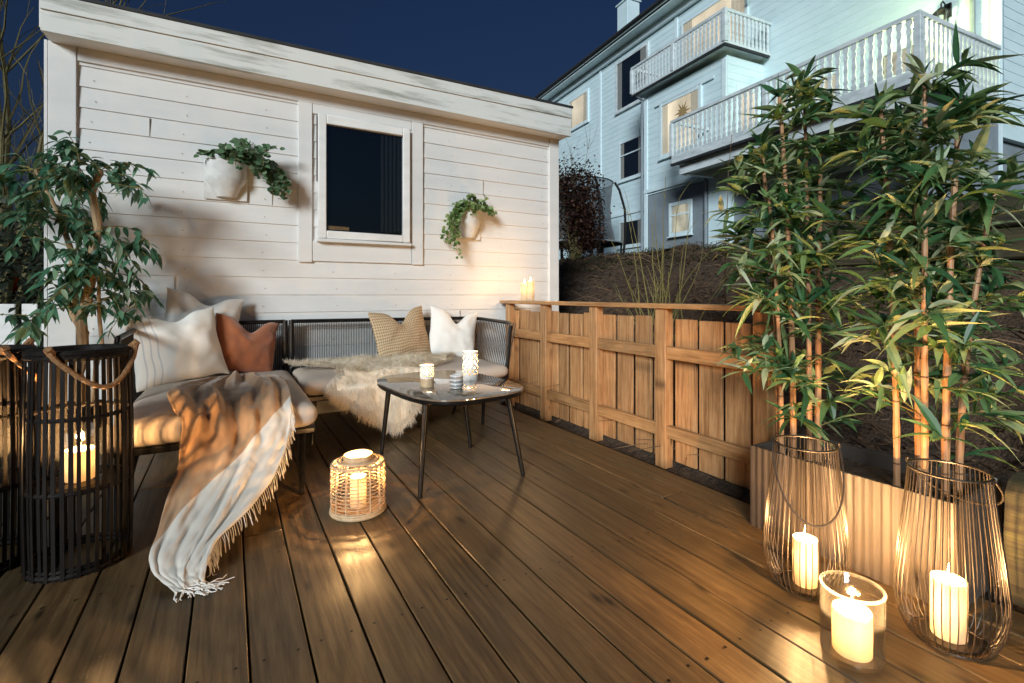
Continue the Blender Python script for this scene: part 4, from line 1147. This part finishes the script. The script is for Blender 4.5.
# house frame: x = inwards (outwards is negative), y = along the facade away from the camera
def hb(): return MB()
b = hb()
siding(b, 'x', 0, -9.1, 9.5, 3.75, 9.3, -1, .17, .010)
b.box(.002, 9, -9.1, 9.5, 3.5, 9.3)
siding(b, 'x', -1.2, -4.83, -2.05, 3.9, 6.42, -1, .17, .010)
b.box(-1.198, .0, -4.83, -2.05, 3.75, 6.45)
siding(b, 'y', -4.83, -1.2, 0, 3.9, 6.42, -1, .17, .010)
siding(b, 'y', -9.1, 0.0, 9, 3.9, 9.3, -1, .17, .010)
b.build('wall', M['house'], house, smooth=False, local=True)
b = hb(); b.box(.03, 8.9, -9.0, 9.4, 1.3, 3.5); b.box(-1.17, .02, -4.80, -2.08, 1.5, 3.74); b.build('basement_wall', M['house_grey'], house, smooth=False, local=True)
b = hb(); siding(b, 'x', .0, -2.0, 9.4, 1.6, 3.7, -1, .17, .010); b.build('basement_cladding', M['house'], house, smooth=False, local=True)
b = hb(); b.box(-1.22,-1.0,-4.86,-4.30,1.3,3.86,.01); b.build('pier', M['house'], house, local=True)
b = hb(); b.box(-2.1,.0,-9.06,-8.9,1.2,3.72,.01); b.build('support_wall', M['house_grey'], house, local=True)
for q in [(-.035,-.002,y-.06,y+.06,1.5,9.2) for y in (-2.0,1.75,9.4)] + [(-.05,-.036,-1.9,9.3,3.66,3.76),(-1.25,-1.222,-4.83,-2.05,3.80,3.9),(-1.235,-1.2,-2.17,-2.05,1.5,6.4),(-1.235,-1.2,-4.83,-4.70,3.91,6.4),(-1.26,-1.236,-4.5,-2.5,6.05,6.12),(-.04,-.002,-9.1,-8.96,1.6,9.2)]:
    b = hb(); b.box(*q, .004); b.build('trim_board', M['house_trim'], house, local=True)
b = hb()
v = []
for y in (-9.6, 9.9):
    for (x, z) in ((-.5,9.30),(-.5,9.44),(4.5,12.4),(9.5,9.44),(9.5,9.30),(4.5,12.2)): v.append(b.vert((x, y, z)))
for k in range(6): b.face((v[k], v[(k+1)%6], v[6+(k+1)%6], v[6+k]))
b.face(v[:6][::-1]); b.face(v[6:])
roof = b.build('roof', M['roof_dark'], house, smooth=False, local=True)
b = hb(); b.box(1.0,1.55,1.5,2.1,9.7,11.75,.01); b.box(.95,1.6,1.45,2.15,11.752,11.81,.005)
ch = b.build('chimney', M['house'], roof, local=True)
b = hb(); b.lathe([(.2,11.81),(.2,11.91),(.13,12.03),(.13,12.15)], 12, (1.27,1.8,0), cap1=True); b.build('chimney_pot', M['roof_dark'], roof, local=True)
b = hb(); b.box(-.46,-.005,-9.5,9.8,9.25,9.298); b.box(-.12,-.03,-9.05,9.4,9.05,9.248,.01); b.box(-.53,-.502,-9.6,9.9,9.31,9.43,.004); b.build('eaves', M['house_trim'], house, smooth=False, local=True)
b = hb(); b.tube([(-.58,-9.6,9.40),(-.58,9.9,9.40)], .055, 8); b.build('gutter', M['roof_dark'], house, local=True)
b = hb(); b.tube([(-1.42,-2.0,6.50),(-1.25,-2.0,6.42),(-1.28,-2.02,6.2),(-1.28,-2.02,1.9)], .035, 8); b.tube([(-.07,-8.75,9.2),(-.07,-8.75,4.0)], .04, 8); b.tube([(-1.26,-4.27,3.85),(-1.26,-4.27,1.6)], .04, 8); b.build('downpipe', M['house_grey'], house, local=True)
def hwin(y0, y1, z0, z1, pane, n=0.0, mull=False, trim='house_trim', fw=.09):
    b = hb(); o = -n
    for (a, c, d, e) in ((y0-fw,y0,z0-fw,z1+fw),(y1,y1+fw,z0-fw,z1+fw),(y0,y1,z1,z1+fw),(y0,y1,z0-fw,z0)):
        b.box(o-.06, o-.005, a+.0005, c-.0005, d, e, .006)
    b.box(o-.09, o-.012, y0-fw-.03, y1+fw+.03, z0-fw-.035, z0-fw-.003, .004)
    w = b.build('window', M[trim], house, local=True)
    b = hb()
    if True:
        b.box(o-.026, o-.0215, y0-.003, y1+.003, z0-.003, z1+.003); b.build('dark_room_panel' if pane == 'pane_house' else 'lit_room', M[pane], w, smooth=False, local=True)  # flat panel: the room's darkness is its colour, its light is emission
        for (c0, c1) in ((y0, y0+.2*(y1-y0)), (y1-.16*(y1-y0), y1)):
            b = hb(); b.grid(16, 3, lambda u, v: (o-.036+.006*sin(u*22), c0+(c1-c0)*u, z0+(z1-z0)*v)); b.build('curtain', M['curtain'], w, local=True)
        b = hb(); b.box(o-.054, o-.050, y0-.003, y1+.003, z0-.003, z1+.003); b.build('pane', M['window_glass'], w, smooth=False, local=True)
    if mull:
        b = hb(); b.box(o-.068, o-.056, y0, y1, (z0*.35+z1*.65)-.02, (z0*.35+z1*.65)+.02); b.build('glazing_bar', M[trim], w, smooth=False, local=True)
    return w
hwin(2.55, 3.80, 7.55, 8.60, 'pane_lit_soft')
hwin(-.75, .72, 7.25, 8.80, 'pane_house', trim='rail_white')
hwin(-.58, .55, 4.88, 6.05, 'pane_house', mull=True)
hwin(-.55, .55, 2.66, 3.40, 'pane_house')
hwin(-4.02, -2.78, 4.70, 5.98, 'pane_lit', 1.2, trim='house_trim', fw=.1)
hwin(-3.72, -3.12, 2.6, 3.28, 'pane_lit_dim', 1.2, mull=True)
hwin(-4.35, -2.3, 6.75, 8.65, 'pane_lit', 0)
hwin(-6.6, -5.2, 4.25, 5.55, 'pane_lit_soft', 0, mull=True)
hwin(-8.3, -7.3, 4.2, 5.5, 'pane_lit_dim', 0, mull=True)
# side window of the bay
b = hb()
for (a, c, d, e) in ((-.95,-.86,4.5,5.8),(-.36,-.27,4.5,5.8),(-.86,-.36,5.71,5.8),(-.86,-.36,4.5,4.59)): b.box(a+.0005, c-.0005, -4.90, -4.835, d, e, .005)
w = b.build('window', M['house_trim'], house, local=True)
b = hb(); b.box(-.86,-.36,-4.87,-4.86,4.59,5.71); b.build('pane', M['pane_lit_soft'], w, smooth=False, local=True)
# paper star in the lit bay window
b = hb()
for k in range(12):
    a = 2*PI*k/12; c, s = cos(a), sin(a); L = .30 if k % 2 == 0 else .2
    b0 = Vector((-1.2445, -3.51, 5.60)); tip = b0 + Vector((-.001, c*L, s*L)); w0 = Vector((0,-s,c))*.035
    i0 = [b.vert(b0+Vector((-.004,0,0))), b.vert(b0+Vector((0,c,s))*.09+w0), b.vert(tip), b.vert(b0+Vector((0,c,s))*.09-w0)]
    b.face((i0[0],i0[1],i0[2])); b.face((i0[0],i0[2],i0[3]))
b.v = [tuple(HM @ Vector(q)) for q in b.v]
tag(b.build('paper_star', pmat('star_paper', (.55,.34,.14), (.7,.46,.2), (9,9,9), .8), None, smooth=False, loc=tuple(HM @ Vector((-1.2445,-3.51,5.60)))), 'orange paper star hanging in the lit bay window', 'star')

def balusters(parent, P0_, P1_, z0, z1, n, mat):
    P0_ = Vector(P0_); P1_ = Vector(P1_); d = (P1_-P0_); L = d.length; d.normalize(); sd = Vector((-d.y, d.x, 0))
    h = z1-z0
    pf = [(0,.040),(.10,.040),(.16,.024),(.24,.036),(.34,.020),(.5,.032),(.66,.020),(.76,.036),(.84,.024),(.90,.040),(1,.040)]
    first = None
    for i in range(n):
        c = P0_ + d*(L*(i+.5)/n)
        if first is None:
            b = hb(); pr = None
            for k, w in pf:
                q = [b.vert(Vector((0,0,z0+h*k)) + d*w*a + sd*.012*e) for a, e in ((-1,-1),(1,-1),(1,1),(-1,1))]
                if pr:
                    for e in range(4): b.face((pr[e], pr[(e+1)%4], q[(e+1)%4], q[e]))
                pr = q
            first = b.build('baluster', mat, parent, local=True, smooth=False); first.location = c
        else:
            o = first.copy(); COL.objects.link(o); o.parent = parent; o.location = c
def balcony(n, s0, s1, zb, zt, nb1, nb2, label, fh=.2):
    b = hb(); b.box(-n, .0, s1, s0, zb+.03, zb+.10); b.box(-n-.02, -n+.02, s1-.02, s0, zb+.02, zb+fh, .005); b.box(-n+.021, .0, s1-.02, s1+.02, zb+.02, zb+fh, .005); b.box(-n+.021,.0, s0-.02, s0+.02, zb+.02, zb+fh,.005)
    bal = b.build('balcony', M['rail_white'], house, local=True)
    bal['label'] = label
    b = hb(); b.box(-n-.03, -n+.03, s1-.03, s0+.02, zb-.03, zb+.018); b.box(-n+.031, -.05, s1-.03, s1+.03, zb-.03, zb+.018); b.build('dark_edge', M['roof_dark'], bal, smooth=False, local=True)
    b = hb(); b.box(-n-.035, -n+.035, s1-.04, s0+.03, zt-.07, zt, .008); b.box(-n+.036, .0, s1-.035, s1+.035, zt-.07, zt, .008); b.box(-n+.036, .0, s0-.035, s0+.03, zt-.07, zt,.008)
    b.build('handrail', M['rail_white'], bal, local=True)
    for (x, y) in ((-n,s1),(-n,s0),(-n,(s0+s1)/2)):
        b = hb(); b.box(x-.045, x+.045, y-.045, y+.045, zb+fh-.01, zt-.071, .006); b.build('newel', M['rail_white'], bal, local=True)
    balusters(bal, (-n,s1+.05,0), (-n,s0-.05,0), zb+fh, zt-.07, nb1, M['rail_white'])
    balusters(bal, (-n+.06,s1,0), (-.03,s1,0), zb+fh, zt-.07, nb2, M['rail_white'])
    return bal
balcony(1.47, -1.83, -5.01, 6.56, 7.36, 26, 11, 'smaller upper balcony', .07)
balcony(2.33, -4.30, -9.06, 3.95, 4.95, 38, 18, 'larger lower balcony')
b = hb(); b.box(-2.15,-1.21,-4.6,-4.5,3.70,3.92); b.box(-2.2,-2.0,-9.0,-4.4,3.72,3.92); b.box(-1.0,-.8,-9.0,-4.9,3.70,3.92); b.build('balcony_joist', M['rail_white'], house, smooth=False, local=True)

def wall_lantern(hloc, label, on):
    t = thing('wall_lantern', HM @ Vector(hloc), label, 'lamp', rz=HR)
    b = MB(); b.box(.20,.24,-.05,.05,.12,.36,.005); b.tube([(.2,0,.3),(.05,0,.36),(0,0,.30),(0,0,.24)], .012, 6); b.lathe([(.03,.24),(.10,.18),(.115,.16),(.10,.155)], 6); b.lathe([(.065,-.14),(.07,-.12),(.04,-.17),(.001,-.18)], 6)
    for k in range(6):
        a = 2*PI*k/6; b.tube([(.105*cos(a),.105*sin(a),.16),(.068*cos(a),.068*sin(a),-.13)], .009, 4)
    b.build('bracket', M['gun'], t, local=True)
    b = MB(); b.lathe([(.10,.155),(.063,-.13)], 6); b.build('lamp_glass', M['glass'], t, local=True)
    b = MB(); b.lathe([(.001,-.05),(.02,-.03),(.025,.0),(.015,.03),(.001,.04)], 10); b.build('bulb', M['lamp_glow'] if on else M['porcelain'], t, local=True)
wall_lantern((-.245,-8.40,5.62), 'black porch lantern on the house wall above the lower balcony', True)
wall_lantern((-.245,-4.62,8.30), 'dark unlit lantern on the house wall by the upper balcony', False)
lamp(HM @ Vector((-.62,-8.40,5.5)), 26, (.86,1.0,.42), .05, 'porch_light')
t = thing('railing_light', HM @ Vector((-2.26,-8.98,4.80)), 'small bright bulb glowing at the corner of the lower balcony', 'lamp', rz=HR)
b = MB(); b.lathe([(.001,-.03),(.03,-.01),(.035,.02),(.02,.05),(.001,.06)], 12); b.build('bulb', M['lamp_glow'], t, local=True)
b = MB(); b.lathe([(.02,.05),(.02,.1),(.001,.1)], 8); b.build('socket', M['gun'], t, local=True)
lamp(HM @ Vector((-2.12,-8.86,4.74)), 10, (.95,1.0,.40), .03, 'railing_light_glow')

# ------------------------------------------------------------------ trampoline and copper bush
tx, ty, tz = 8.75, 11.3, 2.12
tp = thing('trampoline', (tx, ty, tz), 'round garden trampoline with safety net on the lawn beside the house', 'trampoline')
b = MB(); b.lathe([(.001,.36),(1.0,.36),(1.0,.345),(.001,.345)], 32); b.build('mat', M['roof_dark'], tp, local=True)
b = MB(); b.lathe([(1.0,.35),(1.04,.38),(1.22,.37),(1.24,.33),(1.2,.32)], 36); b.build('pad', M['house_grey'], tp, local=True)
b = MB()
for k in range(6):
    a = 2*PI*k/6+.3; b.tube([(1.2*cos(a),1.2*sin(a),-.1),(1.2*cos(a),1.2*sin(a),.34)], .03, 6)
b.build('legs', M['gun'], tp, local=True)
for k in range(6):
    a = 2*PI*k/6+.3; b = MB(); b.tube([(r_*cos(a), r_*sin(a), z) for r_, z in ((1.26,-.05),(1.32,.7),(1.30,1.3),(1.15,1.85),(1.02,2.08))], .035, 6); b.build('net_pole', M['gun'], tp, local=True)
b = MB(); b.lathe([(1.05,.37),(.93,.9),(.90,1.4),(.97,2.06)], 40); b.build('safety_net', M['net'], tp, local=True)
b = MB(); b.ring(.98, 2.07, .015, 36); b.build('net_hoop', M['gun'], tp, local=True)
bush('copper_bush', (6.15, 8.05, 1.72), .44, .45, .86, 8000, M['red_leaf'], 'dark copper leaved bush beside the right shed corner', .085)
bare_tree('bare_shrub', (6.3, 8.3, 1.72), 2.7, 9, .22, M['twig_dark'], 'thin dark twigs rising above the copper bush', .012, 'shrub', 2)

# ------------------------------------------------------------------ sky, sun, camera
w = bpy.data.worlds.new('World'); S.world = w; w.use_nodes = True
nt = w.node_tree; nt.nodes.clear()
sky = nt.nodes.new('ShaderNodeTexSky'); sky.sky_type = 'NISHITA'; sky.sun_disc = False
SUN_AZ = Vector((-.70, -.71)).normalized()      # towards the light, horizontal
sky.sun_elevation = R(-.7); sky.sun_rotation = math.atan2(SUN_AZ.x, SUN_AZ.y)
sky.ozone_density = 3.3; sky.air_density = 1.0; sky.dust_density = .8
bg = nt.nodes.new('ShaderNodeBackground'); bg.inputs['Strength'].default_value = .10
out = nt.nodes.new('ShaderNodeOutputWorld')
nt.links.new(sky.outputs[0], bg.inputs['Color']); nt.links.new(bg.outputs[0], out.inputs['Surface'])
sl = bpy.data.lights.new('street_lamp_sun', 'SUN'); sl.energy = 1.75; sl.color = (.88,.97,1.0); sl.angle = R(15)  # sun lamp standing in for an unseen cool street lamp
so = bpy.data.objects.new('street_lamp_sun', sl); COL.objects.link(so)
el = R(17); td = Vector((SUN_AZ.x*cos(el), SUN_AZ.y*cos(el), sin(el)))
so.rotation_euler = td.to_track_quat('Z', 'Y').to_euler()
cd = bpy.data.cameras.new('Camera'); cam = bpy.data.objects.new('Camera', cd); COL.objects.link(cam)
cam.location = (0,0,1.0); cam.rotation_euler = (R(90), 0, R(-30))
cd.sensor_width = 36; cd.lens = 490/1024*36; cd.shift_y = -46.5/1024; cd.clip_start = .02; cd.clip_end = 1000
S.camera = cam
S.view_settings.view_transform = 'Standard'; S.view_settings.look = 'None'; S.view_settings.exposure = 1.05; S.view_settings.gamma = 1
S.view_settings.use_curve_mapping = False
S.render.engine = 'CYCLES'
cy = S.cycles
cy.use_denoising = True
try: cy.denoiser = 'OPENIMAGEDENOISE'
except Exception: pass
cy.sample_clamp_indirect = 4.0; cy.max_bounces = 8; cy.transparent_max_bounces = 16; cy.caustics_reflective = False; cy.caustics_refractive = False
